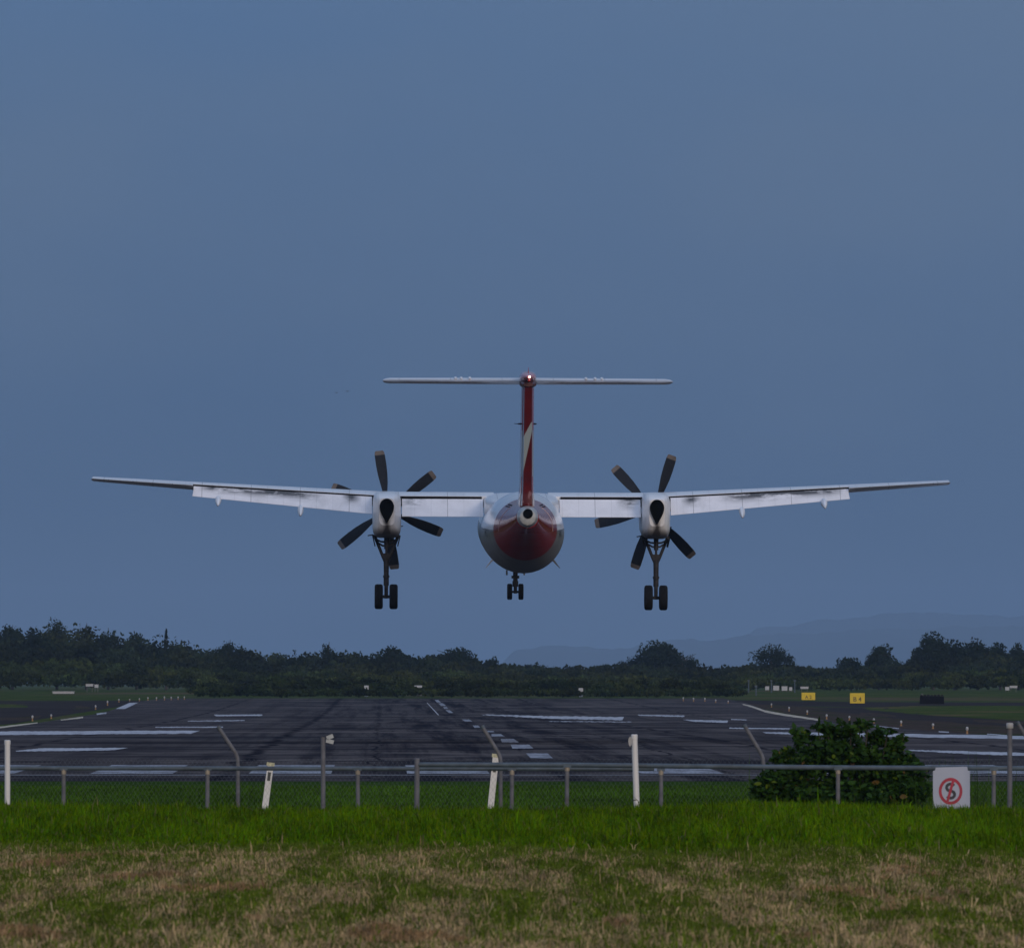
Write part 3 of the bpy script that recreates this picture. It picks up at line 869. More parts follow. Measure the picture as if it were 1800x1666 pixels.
for s in (-1, 1):
    mb = MB()
    xs_ = [0.9, 1.3, 2.5, 4.43, 6, 8, 9.5, X_FLAP]
    mb.rings([wing_sec(x, s, True) for x in xs_])
    w = mb.build('wing', M_WHITE, plane)
    mb = MB()
    mb.rings([wing_sec(x, s, False) for x in [X_FLAP - .002, 12, 13.3, 13.9]] + [[((s * (X_TIP - .05)), p[1] * .9, p[2]) for p in wing_sec(X_TIP, s, False)]] +
             [[(s * X_TIP, .35 + (p[1] - .35) * .5, wtop(X_TIP) - .09 + (p[2] - wtop(X_TIP) + .09) * .3) for p in wing_sec(X_TIP, s, False)]])
    mb.build('wing_tip', M_WHITE, plane)
    # static dischargers and hinge brackets on the aileron
    for xx in (11.5, 12.8, 13.6):
        mb = MB(); p = wing_sec(xx, s, False)[10]
        mb.tube([p, (p[0], p[1] - .22, p[2] - .02)], .008, 5)
        mb.build('static_wick', M_GEAR, plane)
    # dark cove behind the spar, the gap's shade put into its colour
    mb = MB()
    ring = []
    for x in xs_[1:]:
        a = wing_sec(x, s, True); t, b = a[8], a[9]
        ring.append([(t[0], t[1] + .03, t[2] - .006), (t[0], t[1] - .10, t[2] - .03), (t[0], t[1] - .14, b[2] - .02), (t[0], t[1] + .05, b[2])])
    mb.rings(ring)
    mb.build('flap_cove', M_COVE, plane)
# flaps: row of the top edge / bottom edge seen in the photo, averaged over both sides
def flap(s, x0, x1, t0, b0, t1, b1, cant=0.0):
    n = 14; rings = []; cols = []
    for i in range(n + 1):
        q = i / n
        x = x0 + (x1 - x0) * q
        yt = float(np.interp(x, [0, 4.43, X_TIP], [-.62, -.60, -.10])) - .02
        rt = t0 + (t1 - t0) * q; rbb = b0 + (b1 - b0) * q
        ztp = zr(rt, yt); zb = zr(rbb, yt - .6)
        hgt = ztp - zb
        yb = yt - hgt * 1.25
        zb = zr(rbb, yb)
        rings.append([(s * (x), yt + .22, ztp - .10), (s * x, yt + .12, ztp - .015), (s * x, yt, ztp), (s * (x), yt - hgt * .5, ztp - hgt * .42), (s * (x + cant * q * .5), yb, zb + .012), (s * (x + cant * q * .5), yb, zb - .0),
                      (s * x, yt - hgt * .3, ztp - hgt * .62), (s * x, yt + .1, ztp - .26 * hgt - .1)])
    mb = MB(); mb.rings(rings)
    o = mb.build('flap', M_FLAP, plane)
    me = o.data; ca = me.color_attributes.new('Col', 'FLOAT_COLOR', 'POINT')
    vals = []
    for v in range(len(me.vertices)):
        q = [1, 1, 1, .38, 0, 0, 0, 0][v % 8]
        vals += [q, q, q, 1]
    ca.data.foreach_set('color', vals)
    return o
for s in (-1, 1):
    flap(s, 1.26, 3.93, 877.5, 908.5, 877.5, 908.5)
    flap(s, 4.92, X_FLAP - .02, 874, 904.5, 856.8, 874.5, .06)
    # flap track fairings: slim pods whose tails hang below the flap
    for (x, r0, r1) in ((7.27, 886, 909), (9.98, 872, 892)):
        mb = MB(); y1 = -1.75; z1 = zr(r1 - 2, y1)
        zt = wtop(x) - .33
        pts = [(s * x, 1.0, zt + .02), (s * x, .2, zt - .07), (s * x, -.6, (zt + z1) / 2 - .03), (s * x, -1.3, z1 + .14), (s * x, -1.62, z1 + .03), (s * x, -1.75, z1 - .01)]
        rad = [.02, .09, .10, .095, .05, .008]
        mb.rings([[(p[0] + r * math.cos(2 * math.pi * j / 14), p[1], p[2] + r * 1.5 * math.sin(2 * math.pi * j / 14)) for j in range(14)] for p, r in zip(pts, rad)])
        mb.build('flap_track_fairing', M_WHITE, plane)
    # navigation light glass at the tip
    mb = MB(); mb.lathe([(-.05, .012), (0, .035), (.05, .02)], (s * (X_TIP - .02), .75, wtop(X_TIP) - .09), 'y', 10)
    mb.build('tip_light', plain('light_glass', (.3, .3, .3), .1), plane)

# nacelles ---------------------------------------------------------
def superring(hw, z0, z1, y, e=.42, n=32, taper=1.0):
    r = []
    for j in range(n):
        a = 2 * math.pi * j / n; c_, s_ = math.cos(a), math.sin(a)
        zq = math.copysign(abs(s_) ** e, s_)
        r.append((hw * math.copysign(abs(c_) ** e, c_) * (1 if zq > 0 else 1), y, (z0 + z1) / 2 + (z1 - z0) / 2 * zq))
    return r
mb = MB()
mb.rings([superring(.20, .42, .80, 5.0), superring(.30, .22, .98, 4.75), superring(.41, .0, 1.10, 4.2), superring(.46, -.2, 1.2, 3.0), superring(.475, -.27, 1.25, 1.2),
          superring(.475, -.28, 1.27, -.2), superring(.47, -.26, 1.265, -1.0), superring(.46, -.24, 1.245, -1.5), superring(.43, -.16, 1.20, -2.0), superring(.34, .02, 1.12, -2.35), superring(.25, .18, 1.06, -2.5)])
nac = mb.build('engine_nacelle', M_NAC, plane)
nac.location = (-X_NAC, 0, 0)
# teardrop exhaust
def tear(sc_, y, dz=0):
    pts = []
    for j in range(30):
        a = 2 * math.pi * j / 30
        x = .225 * math.sin(a); z = math.cos(a)
        w = 1.0 if z > 0 else (1 - (-z) ** 1.6 * .72)
        pts.append((x * w * sc_, y, .77 + dz + (z * (.27 if z > 0 else .50)) * sc_))
    return pts
mb = MB(); mb.rings([tear(.98, -2.0), tear(1.06, -2.48), tear(1.05, -2.62), tear(.97, -2.63), tear(.9, -2.57)], cap0=True, cap1=True)
ex = mb.build('exhaust', M_EXH, nac)
mb = MB(); mb.tube([(-.44, -.9, -.16), (-.62, -1.0, -.19)], .02, 6); mb.build('drain_pipe', M_GEAR, nac)
mb = MB(); mb.tube([(.44, -1.0, .12), (.53, -1.05, .13)], .018, 6); mb.build('drain_pipe', M_GEAR, nac)
# panel lines on the rear of the nacelle
mb = MB()
for sx in (-1, 1):
    mb.tube([(sx * .484, .6, 1.12), (sx * .482, -1.0, 1.05), (sx * .45, -1.6, .60), (sx * .30, -2.3, .38)], .006, 5)
mb.build('panel_seam', M_GEAR, nac)
# landing gear under the nacelle (its own part) ---------------------
def tyre(r, w, x, y, z, parent, rimr):
    mb = MB(); h = w / 2
    mb.lathe([(-h * .55, rimr), (-h * .95, rimr + (r - rimr) * .3), (-h, r * .82), (-h * .85, r * .95), (-h * .5, r * .99), (-h * .2, r), (-h * .18, r - .012), (-h * .12, r - .012), (-h * .1, r), (h * .1, r), (h * .12, r - .012), (h * .18, r - .012), (h * .2, r), (h * .5, r * .99), (h * .85, r * .95), (h, r * .82), (h * .95, rimr + (r - rimr) * .3), (h * .55, rimr)], (x, y, z), 'x', 32)
    t = mb.build('tyre', M_BLK, parent)
    mb = MB(); mb.lathe([(-h * .5, rimr * 1.02), (-h * .35, rimr * .8), (-h * .4, .05), (h * .4, .05), (h * .35, rimr * .8), (h * .5, rimr * 1.02)], (x, y, z), 'x', 24)
    mb.build('wheel_rim', M_GREYM, parent)
def main_gear(px, row_wheel):
    y0 = -.55
    Z = lambda row: zr(row, y0)
    zj, zw = Z(984), Z(1049.5)
    zb = -.22
    mb = MB()
    mb.tube([(0, y0, zj + .02), (0, y0, Z(1012))], [.095, .085], 12)
    mb.tube([(0, y0, Z(1012)), (0, y0, Z(1016))], .11, 12)
    mb.tube([(0, y0, Z(1016)), (0, y0, Z(1030))], .09, 12)
    mb.tube([(0, y0, Z(1030)), (0, y0 , zw - .06)], [.065, .06], 12)
    mb.tube([(-.16, y0, zw), (.16, y0, zw)], .055, 12)
    # torque links in front of the leg
    mb.tube([(.02, y0 + .08, Z(1022)), (.02, y0 + .32, Z(1034)), (.02, y0 + .05, zw)], [.04, .03, .04], 8)
    mb.box((0, y0, zj + .10), (.2, .10, .20))
    leg = mb.build('main_gear_leg', M_GEAR, plane)
    mb = MB()
    for s in (-1, 1):
        mb.tube([(s * .40, y0 + .1, zb + .05), (s * .09, y0, zj + .03), (s * .03, y0, zj - .12)], [.055, .05, .04], 10)
        mb.tube([(s * .40, y0 - .35, zb - .02), (s * .30, y0 - .1, Z(956))], [.03, .025], 8)
    mb.build('side_brace', M_GEAR, leg)
    mb = MB()
    mb.tube([(0, y0 + .05, zb + .1), (0, y0 + .02, Z(966))], [.085, .075], 12)
    mb.tube([(0, y0 + .02, Z(966)), (0, y0, zj)], .04, 10)
    for (ra, rb_, rc) in ((949, 953.5, .33), (956, 960.5, .24)):
        for s in (-1, 1):
            mb.tube([(s * .02, y0, Z(rb_)), (s * rc * .55, y0 + .02, Z(rb_ - .6)), (s * rc, y0 + .04, Z(ra))], [.035, .03, .028], 8)
    mb.build('drag_brace', M_GEAR, leg)
    for s in (-1, 1):
        mb = MB()
        mb.add([(s * .44, y0 + 1.0, zb + .02), (s * .44, y0 - .3, zb + .02), (s * .36, y0 - .25, zb - .32), (s * .36, y0 + .9, zb - .32),
                (s * .47, y0 + 1.0, zb + .02), (s * .47, y0 - .3, zb + .02), (s * .39, y0 - .25, zb - .33), (s * .39, y0 + .9, zb - .33)],
               [(0, 1, 2, 3), (7, 6, 5, 4), (0, 4, 5, 1), (1, 5, 6, 2), (2, 6, 7, 3), (3, 7, 4, 0)])
        mb.build('gear_door', M_COVE, leg)
        tyre(.415, .275, s * .245, y0, zw, leg, .20)
    leg.location = (px, 0, 0)
    return leg
mg = main_gear(-X_NAC - .01, 1049.5)
# propellers --------------------------------------------------------
def blade_mesh_p():
    st = [(.16, .10, 62, .09), (.35, .13, 58, .08), (.6, .24, 50, .05), (.9, .34, 42, .035), (1.2, .40, 36, .026), (1.5, .41, 31, .02), (1.75, .39, 27, .016), (1.86, .38, 26, .014), (1.96, .34, 25, .012), (2.0, .27, 25, .008)]
    mb = MB(); rings = []
    for (r, c, tw, th) in st:
        a = R(tw); ring = []
        sweep = -.05 * max(0, r - .8)
        for (u, v) in ((-.5, 0), (-.3, .8), (0, 1), (.3, .7), (.5, 0), (.3, -.4), (0, -.5), (-.3, -.4)):
            xx = u * c; yy = v * th
            ring.append((xx * math.cos(a) - yy * math.sin(a) + sweep, xx * math.sin(a) + yy * math.cos(a), r))
        rings.append(ring)
    mb.rings(rings)
    n = 8
    for fi, f in enumerate(mb.f):
        if min(mb.v[i][2] for i in f) > 1.85: mb.m[fi] = 1
    return mb
def propeller(x, px, row, ang):
    y = 4.6
    p = A(px, row, y)
    mb = MB()
    mb.lathe([(-.22, .27), (-.1, .31), (.1, .31), (.3, .27), (.5, .19), (.66, .10), (.74, .01)], (0, 0, 0), 'y', 28)
    hub = mb.build('propeller', plain('spinner_white', (.7, .7, .72), .3, coat=.3), plane)
    hub.location = (p.x, y + .3, p.z)
    me = None
    for k in range(6):
        if me is None:
            b = blade_mesh_p().build('blade', [M_BLADE_P, M_TIPP], hub); me = b.data
        else:
            b = bpy.data.objects.new('blade', me); COL.objects.link(b); b.parent = hub
        b.rotation_euler = (0, R(ang + 60 * k), 0)
    return hub
propeller(-X_NAC, 680, 896.5, -6)
propeller(X_NAC, 1149, 900, 20)
nac2 = copy_tree(nac, plane); nac2.location = (X_NAC, 0, 0)
mg2 = copy_tree(mg, plane); mg2.location = (X_NAC + .03, 0, 0)

# tail fin ----------------------------------------------------------
m = MT('fin_paint', .2, coat=.5)
s = m.sepx()
zt = zr(738, -15.8); zb_ = zr(858, -13.5)
t = m.mr(s['Z'], zt, zb_, 0, 1)
c_aft = m.math('MULTIPLY_ADD', m.math('POWER', t, 1.6), 2.3, -16.0)          # aft edge of the silver ribbon
c_fwd = m.math('MULTIPLY_ADD', m.math('POWER', t, .62), 3.3, -15.9)
inb = m.math('MULTIPLY', m.math('GREATER_THAN', s['Y'], c_aft), m.math('LESS_THAN', s['Y'], c_fwd))
inb = m.math('MULTIPLY', inb, m.math('MULTIPLY', m.math('LESS_THAN', s['Z'], zt), m.math('GREATER_THAN', s['Z'], zb_)))
lowwhite = m.math('MULTIPLY', m.math('LESS_THAN', s['Z'], zr(866, -13)), m.math('GREATER_THAN', s['Y'], -14.1))
red = m.mix(m.mr(m.noise(2), .3, .7), (.36, .011, .014), (.30, .010, .012))
col = m.mix(inb, red, (.38, .42, .43))
col = m.mix(m.math('MULTIPLY', lowwhite, .8), col, (.66, .68, .70))
m.base(col); M_FIN = m.m
m = MT('rudder_paint', .3, coat=.4)
s = m.sepx()
L1 = m.mr(s['Z'], zr(742, -16), zr(785, -16), .10, -.3)
L2 = m.mr(s['Z'], zr(754, -16), zr(838, -16), .14, -.17)
sil = m.math('MULTIPLY', m.math('LESS_THAN', s['Z'], zr(742, -16)), m.math('MULTIPLY', m.math('GREATER_THAN', s['X'], L1), m.math('LESS_THAN', s['X'], L2)))
col = m.mix(m.mr(m.noise(3), .3, .7), (.12, .006, .008), (.07, .005, .007))  # fin red darkened here, the weaker light on the trailing edge painted in
patches = m.mr(m.noise(6, sc=(1.5, 1, .5), detail=3), .56, .62, 0, 1)  # patchy pinkish reflections painted into the lower rudder colour
patches = m.math('MULTIPLY', patches, m.mr(s['Z'], zr(846, -15), zr(838, -15), 1, 0))
col = m.mix(m.math('MULTIPLY', patches, .6), col, (.36, .20, .22))
col = m.mix(sil, col, (.29, .335, .34))
m.base(col); M_RUD = m.m
ZF0, ZF1 = .55, zr(679, -15.5)
def fin_le(z): return float(np.interp(z, [.5, .95, 1.7, ZF1], [-8.6, -9.7, -11.7, -13.8]))
def fin_te(z): return float(np.interp(z, [.5, ZF1], [-15.0, -16.1]))
def fin_w(z): return float(np.interp(z, [.5, 1.0, 1.5, ZF1], [.64, .56, .46, .41]))
mb = MB(); rings = []
for z in np.linspace(ZF0, ZF1, 16):
    le, te, w_ = fin_le(z), fin_te(z), fin_w(z); c = (le - te) * .70
    half = [(0, .02), (.05, .28), (.15, .60), (.35, .92), (.55, 1.0), (.8, .93), (.97, .84), (1.0, .78)]
    r = [(-w_ / 2 * t_, le - q * c, z) for q, t_ in half] + [(w_ / 2 * t_, le - q * c, z) for q, t_ in half[::-1]]
    rings.append(r)
mb.rings(rings)
fin = mb.build('tail_fin', M_FIN, plane)
mb = MB(); rings = []
for z in np.linspace(zr(889, -15.2), ZF1 - .02, 12):
    le, te, w_ = fin_le(z), fin_te(z), fin_w(z); y0 = le - (le - te) * .705
    r = []
    prof = [(0, .60), (.12, .72), (.4, .70), (.9, .64), (1.0, .58)]
    r = [(-w_ / 2 * t_, y0 + (te - y0) * q, z) for q, t_ in prof] + [(w_ / 2 * t_, y0 + (te - y0) * q, z) for q, t_ in prof[::-1]]
    rings.append(r)
mb.rings(rings)
mb.build('rudder', M_RUD, plane)
mb = MB()
zz_ = zr(745, -14.5)
mb.tube([(-.19, -14.4, zz_), (-.29, -14.5, zz_), (-.30, -14.52, zz_), (-.42, -14.7, zz_ + .01)], [.03, .022, .01, .008], 6)
mb.build('fin_antenna', M_GEAR, plane)
mb = MB(); mb.tube([(.19, -14.4, zz_), (.28, -14.5, zz_)], [.03, .02], 6)
mb.build('fin_antenna', M_GEAR, plane)

# tailplane ---------------------------------------------------------
ZH = zr(670.3, -15.6)
def hs(x, s, part):
    c = float(np.interp(x, [0, 4.68], [2.35, 1.45])); le = float(np.interp(x, [0, 4.68], [-13.3, -14.15])); tk = float(np.interp(x, [0, 4.68], [.215, .175]))
    if part == 0: pr = [(0, 0), (.03, .25), (.1, .42), (.22, .54), (.42, .46), (.62, .24), (.62, -.38), (.42, -.48), (.25, -.46), (.1, -.34), (.03, -.2)]
    else: pr = [(.625, .20), (.66, .20), (.8, .08), (1.0, -.03), (1.0, -.09), (.8, -.30), (.66, -.40), (.625, -.36)]
    return [(s * x, le - a * c, ZH + b * tk) for a, b in pr]
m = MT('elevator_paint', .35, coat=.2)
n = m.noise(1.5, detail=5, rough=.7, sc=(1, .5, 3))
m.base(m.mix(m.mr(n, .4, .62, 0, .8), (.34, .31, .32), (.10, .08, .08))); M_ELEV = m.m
for s in (-1, 1):
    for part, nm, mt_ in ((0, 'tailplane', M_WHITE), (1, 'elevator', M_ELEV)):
        mb = MB()
        rings = [hs(x, s, part) for x in (.1, 1.5, 3.2, 4.34)]
        last = hs(4.50, s, part)
        rings.append([(p[0], p[1] + .03, ZH + (p[2] - ZH) * .75) for p in last])
        last = hs(4.57, s, part)
        rings.append([(p[0], p[1] + .08, ZH + (p[2] - ZH) * .25) for p in last])
        mb.rings(rings)
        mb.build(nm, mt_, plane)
    for xx in ((2.28, 2.10, 1.83) if s < 0 else (1.83, 2.12, 2.33)):
        mb = MB(); mb.lathe([(-.25, .01), (-.1, .05), (.1, .06), (.25, .02)], (s * xx, -14.7, ZH + .085), 'y', 10)
        mb.build('hinge_fairing', M_WHITE, plane)
# bullet fairing on top of the fin, dark collar and tail light
zc_ = zr(662.5, -15.2)
mb = MB()
mb.rings([[(w_ * math.cos(2 * math.pi * j / 26), y, zc_ + dz + h_ * math.sin(2 * math.pi * j / 26)) for j in range(26)] for (y, w_, h_, dz) in
          [(-13.1, .03, .03, .03), (-13.4, .15, .11, .02), (-14.0, .24, .17, 0), (-15.0, .27, .185, 0), (-15.8, .25, .165, 0), (-16.3, .17, .11, 0), (-16.55, .05, .04, 0)]])
bul = mb.build('fin_cap', plain('red_cap', (.45, .16, .19), .18, var=.12, coat=.6), plane)
mb = MB(); mb.add([(-.012, -15.7, zc_ + .14), (.012, -15.7, zc_ + .14), (.012, -16.2, zc_ + .10), (-.012, -16.2, zc_ + .10), (-.006, -16.0, zc_ + .30), (.006, -16.0, zc_ + .30)], [(0, 1, 2, 3), (0, 1, 5, 4), (2, 3, 4, 5), (1, 2, 5), (0, 3, 4)])
mb.build('fin_antenna', M_REDD, bul)
zk = zr(675.5, -15.2)
mb = MB()
mb.rings([[(w_ * math.cos(2 * math.pi * j / 22), y, zk + h_ * math.sin(2 * math.pi * j / 22)) for j in range(22)] for (y, w_, h_) in
          [(-13.2, .05, .04), (-13.8, .22, .10), (-15.2, .27, .125), (-15.9, .26, .12), (-16.2, .15, .07)]])
mb.build('fin_collar', plain('collar_dark_red', (.07, .012, .014), .35, var=.3), plane)
mb = MB(); mb.lathe([(.3, .06), (0, .055), (-.04, .04), (-.05, .01)], (.02, -16.52, zr(668, -16.5)), 'y', 12)
mb.build('lamp_housing', M_RED, bul)
me_ = bpy.data.materials.new('lamp_lit'); me_.use_nodes = True
b_ = me_.node_tree.nodes['Principled BSDF']; b_.inputs['Emission Color'].default_value = (1, .85, .7, 1); b_.inputs['Emission Strength'].default_value = 4
mb = MB(); mb.lathe([(.05, .015), (.02, .033), (-.02, .036), (-.05, .022), (-.06, .005)], (.03, -16.60, zr(662.5, -16.6)), 'y', 12)
mb.build('tail_light', me_, bul)

# nose gear, strakes, belly bits --------------------------------------
yn = 13.4
Zn = lambda r: zr(r, yn, 905)
mb = MB()
mb.tube([(0, yn, -1.25), (0, yn, Zn(1021))], [.09, .08], 12)
mb.tube([(0, yn, Zn(1021)), (0, yn, Zn(1031))], .105, 12)
mb.tube([(0, yn, Zn(1031)), (0, yn, Zn(1043))], [.06, .06], 12)
mb.tube([(-.14, yn, Zn(1040)), (.14, yn, Zn(1040))], .04, 10)
mb.box((0, yn, Zn(1014)), (.27, .16, .09)); mb.tube([(-.13, yn, Zn(1014)), (.13, yn, Zn(1014))], .05, 8)
ng = mb.build('nose_gear_leg', M_GEAR, plane)
for s in (-1, 1):
    tyre(.28, .175, s * .195, yn, Zn(1039.8), ng, .13)
    mb = MB(); mb.box((s * .30, yn - .2, Zn(1006)), (.05, .9, .16)); mb.build('nose_gear_door', M_GREYM, ng)
for s in (-1, 1):
    mb = MB()
    a, b = (.95, -.86), (1.20, -1.16)
    mb.add([(s * (a[0] - .1), -3.8, a[1] + .05), (s * (a[0] - .1), -5.6, a[1] + .08), (s * b[0], -5.4, b[1]), (s * b[0], -4.8, b[1]),
            (s * (a[0] - .04), -3.8, a[1] + .10), (s * (a[0] - .04), -5.6, a[1] + .13), (s * (b[0] + .012), -5.4, b[1] + .015), (s * (b[0] + .012), -4.8, b[1] + .015)],
           [(0, 1, 2, 3), (7, 6, 5, 4), (0, 4, 5, 1), (1, 5, 6, 2), (2, 6, 7, 3), (3, 7, 4, 0)])
    mb.build('ventral_strake', M_WHITE if s < 0 else M_GREYM, plane)
# thin white lines running along the red tail, and small service panels
def surf(y, ang, lift=.004):
    zc = np.interp(-y, [-q[0] for q in SECT], [q[1] for q in SECT]); hw = np.interp(-y, [-q[0] for q in SECT], [q[2] for q in SECT]); hh = np.interp(-y, [-q[0] for q in SECT], [q[3] for q in SECT])
    return ((hw + lift) * math.cos(ang), y, zc + (hh + lift) * math.sin(ang))
for s in (-1, 1):
    mb = MB(); pts = []
    for k in range(8):
        q = k / 7; a = R(52 - 62 * q); a = a if s > 0 else math.pi - a
        pts.append(surf(-12.2 + .5 * q, a, .002))
    mb.tube(pts, [.010] * 8, 5)
    mb.build('white_line', plain('thin_white', (.6, .5, .52), .4), plane)
for s in (-1, 1):
    mb = MB()
    for j in range(2):
        vs = []
        for (yy, aa) in ((-11.0, 47), (-11.0, 50), (-11.9, 54), (-11.9, 51)):
            a = R(aa + j * 6); a = a if s > 0 else math.pi - a
            vs.append(surf(yy, a, .006))
        mb.add(vs, [(0, 1, 2, 3)])
    mb.build('vent_panel', M_BLK, plane, smooth=False)
# registration letters on the rear fuselage sides
def letters(txt, side):
    cu = bpy.data.curves.new('t', 'FONT'); cu.body = txt; cu.size = .34; cu.extrude = 0; cu.space_character = 1.1
    ob = bpy.data.objects.new('t', cu); COL.objects.link(ob)
    bpy.context.view_layer.update()
    me = bpy.data.meshes.new_from_object(ob.evaluated_get(bpy.context.evaluated_depsgraph_get()))
    bpy.data.objects.remove(ob)
    mb = MB(); vs = []
    for v in me.vertices:
        yy = (-7.6 - v.co.x) if side < 0 else (-9.6 + v.co.x)
        zc = np.interp(-yy, [-q[0] for q in SECT], [q[1] for q in SECT]); hw = np.interp(-yy, [-q[0] for q in SECT], [q[2] for q in SECT]); hh = np.interp(-yy, [-q[0] for q in SECT], [q[3] for q in SECT])
        z = -.07 + v.co.y
        q = max(0, 1 - ((z - zc) / hh) ** 2)
        vs.append((side * (hw * math.sqrt(q) + .008), yy, z))
    mb.add(vs, [tuple(p.vertices) for p in me.polygons])
    o = mb.build('registration_letters', plain('letter_black', (.02, .02, .025), .5), plane, smooth=False)
letters('VH-LQ', -1); letters('VH-LQ', 1)

# ================================================================== FENCES
M_GALV = plain('galvanised_pipe', (.075, .10, .125), .55, .0, spec=.3,  var=.35, scale=6, dirt=(.09, .08, .07), dirt_amt=.5)
M_GALV2 = plain('weathered_post', (.13, .13, .145), .6, .0, spec=.3,  var=.35, scale=9, dirt=(.12, .09, .07), dirt_amt=.5)
M_CLAMP = plain('clamp_glint', (.30, .25, .19), .5, var=.4, scale=20)  # beige stands for the warm glint on post tops below the rail
M_WPOST = plain('white_post_paint', (.66, .64, .62), .5, 0, var=.05, scale=5, dirt=(.40, .36, .3), dirt_amt=.3)
M_WIRE = plain('fence_wire', (.14, .155, .17), .6, .1, var=.2, spec=.2)
def clean_top_post(mb, x, y, z0, z1, r):
    mb.tube([(x, y, z0), (x, y, z1 - .03)], r, 12, 0)
def rail_fence(name, D, rail, posts, label, rr, endpost=None):
    """rail: [(px,row)...], posts: [px], all at distance D"""
    p0 = at(rail[0][0], rail[0][1], D)
    root = empty(name, (p0.x, D, float(zg(D))))
    tag(root, label, 'fence')
    O = Vector(root.location)
    mb = MB(); pts = [at(a, b, D) - O for a, b in rail]
    mb.tube(pts, rr, 14); mb.build('rail', M_GALV, root)
    def railz(px): return np.interp(px, [a for a, b in rail], [b for a, b in rail])
    for px in posts:
        top = at(px, railz(px), D) - O
        end = (px == endpost)
        mb = MB()
        t = top.z + (.06 if end else -rr * .6)
        bx = random.uniform(-.012, .012)
        mb.tube([(top.x + bx, top.y, -.25), (top.x, top.y, t)], .034 if end else .027, 12)
        if end:
            mb.lathe([(0, .036), (.012, .036), (.02, .028)], (top.x, top.y, t), 'z', 12)
        po = mb.build('post', M_GALV2, root)
        if not end:
            mb = MB()
            mb.tube([(top.x, top.y - .002, t - .06), (top.x, top.y - .002, t)], .032, 12, 1)
            mb.box((top.x, top.y, top.z - rr * .2), (.10, rr * 2.25, rr * 1.6))
            mb.build('post_clamp', [M_GALV, M_CLAMP], po)
    return root
rail_fence('rail_fence', 124.0, [(-60, 1349.5), (600, 1350.3), (1150, 1350.8)], [112, 365, 629, 900, 1162], 'grey pipe rail fence entering from the left, ending behind the other rail', .028)
rail_fence('rail_fence', 121.5, [(733, 1343.6), (1000, 1344.0), (1300, 1347.2), (1500, 1349), (1860, 1350.2)], [733, 997, 1473, 1747], 'grey pipe rail fence from the tall middle end post to the right edge', .031, 733)

# chain link fence with cranked arm posts
DC = 132.0
zc0 = float(zg(DC))
cf = empty('chain_link_fence', (0, DC, zc0))
tag(cf, 'chain link fence with posts whose tops crank to the left', 'fence')
ztop = at(900, 1334, DC).z - zc0; zbot = -.02
def wire_mesh():
    pitch = .031; xw0, xw1 = -8.6, 8.6
    nx = int((xw1 - xw0) / pitch); nz = int((ztop - zbot) / (pitch * 1.5))
    r = .0010
    V = []; Fc = []
    i = np.arange(nx + 1)
    for i in range(nx):
        x0 = xw0 + i * pitch
        for j in range(nz):
            d = 1 if ((i + j) % 2 == 0) else -1
            xa = x0 + (0 if d > 0 else pitch); xb = x0 + (pitch if d > 0 else 0)
            za = ztop - j * pitch * 1.5; zb2 = za - pitch * 1.5
            V.append((xa, za, xb, zb2, .003 if d > 0 else -.003))
    V = np.array(V, np.float32); n = len(V)
    dx = V[:, 2] - V[:, 0]; dz = V[:, 3] - V[:, 1]; L = np.hypot(dx, dz); nxv = -dz / L; nzv = dx / L
    co = np.zeros((n, 6, 3), np.float32)
    for k, ang in enumerate((90, 210, 330)):
        a = R(ang); ox = nxv * math.cos(a) * r; oz = nzv * math.cos(a) * r; oy = math.sin(a) * r
        co[:, k, 0] = V[:, 0] + ox; co[:, k, 1] = V[:, 4] + oy; co[:, k, 2] = V[:, 1] + oz
        co[:, k + 3, 0] = V[:, 2] + ox; co[:, k + 3, 1] = V[:, 4] + oy; co[:, k + 3, 2] = V[:, 3] + oz
    me = bpy.data.meshes.new('wire_mesh'); me.vertices.add(n * 6); me.vertices.foreach_set('co', co.ravel())
    q = np.array([0, 1, 4, 3, 1, 2, 5, 4, 2, 0, 3, 5]); loops = ((np.arange(n) * 6)[:, None] + q).astype(np.int32).ravel()
    me.loops.add(len(loops)); me.loops.foreach_set('vertex_index', loops)
    me.polygons.add(n * 3); me.polygons.foreach_set('loop_start', (np.arange(n * 3) * 4).astype(np.int32))
    me.update(calc_edges=True); me.materials.append(M_WIRE)
    o = bpy.data.objects.new('wire_mesh', me); COL.objects.link(o); o.parent = cf
wire_mesh()
for (tx, tr, bx, br) in ((-78, 1278, -46, 1329), (384, 1278, 418, 1329), (848, 1277, 880, 1329), (1309, 1275, 1342, 1330), (1789, 1270, 1824, 1326)):
    O = Vector(cf.location)
    a = at(tx, tr, DC) - O; b = at(bx, br, DC) - O
    mb = MB()
    d = (b - a).normalized()
    mb.tube([(b.x + .004, .035, -.3), (b.x, .035, b.z - .10), (b.x - .006, .035, b.z - .02), (b.x - .03, .035, b.z + .045), (a.x, .035, a.z)], .028, 12)
    po = mb.build('post', M_GALV2, cf)
    mb = MB()
    e = Vector((a.x, .035, a.z)); 
    mb.tube([e + Vector((-.008, 0, .014)), e + Vector((.012, 0, -.02))], .033, 12)
    mb.build('post_cap', M_GALV, po)
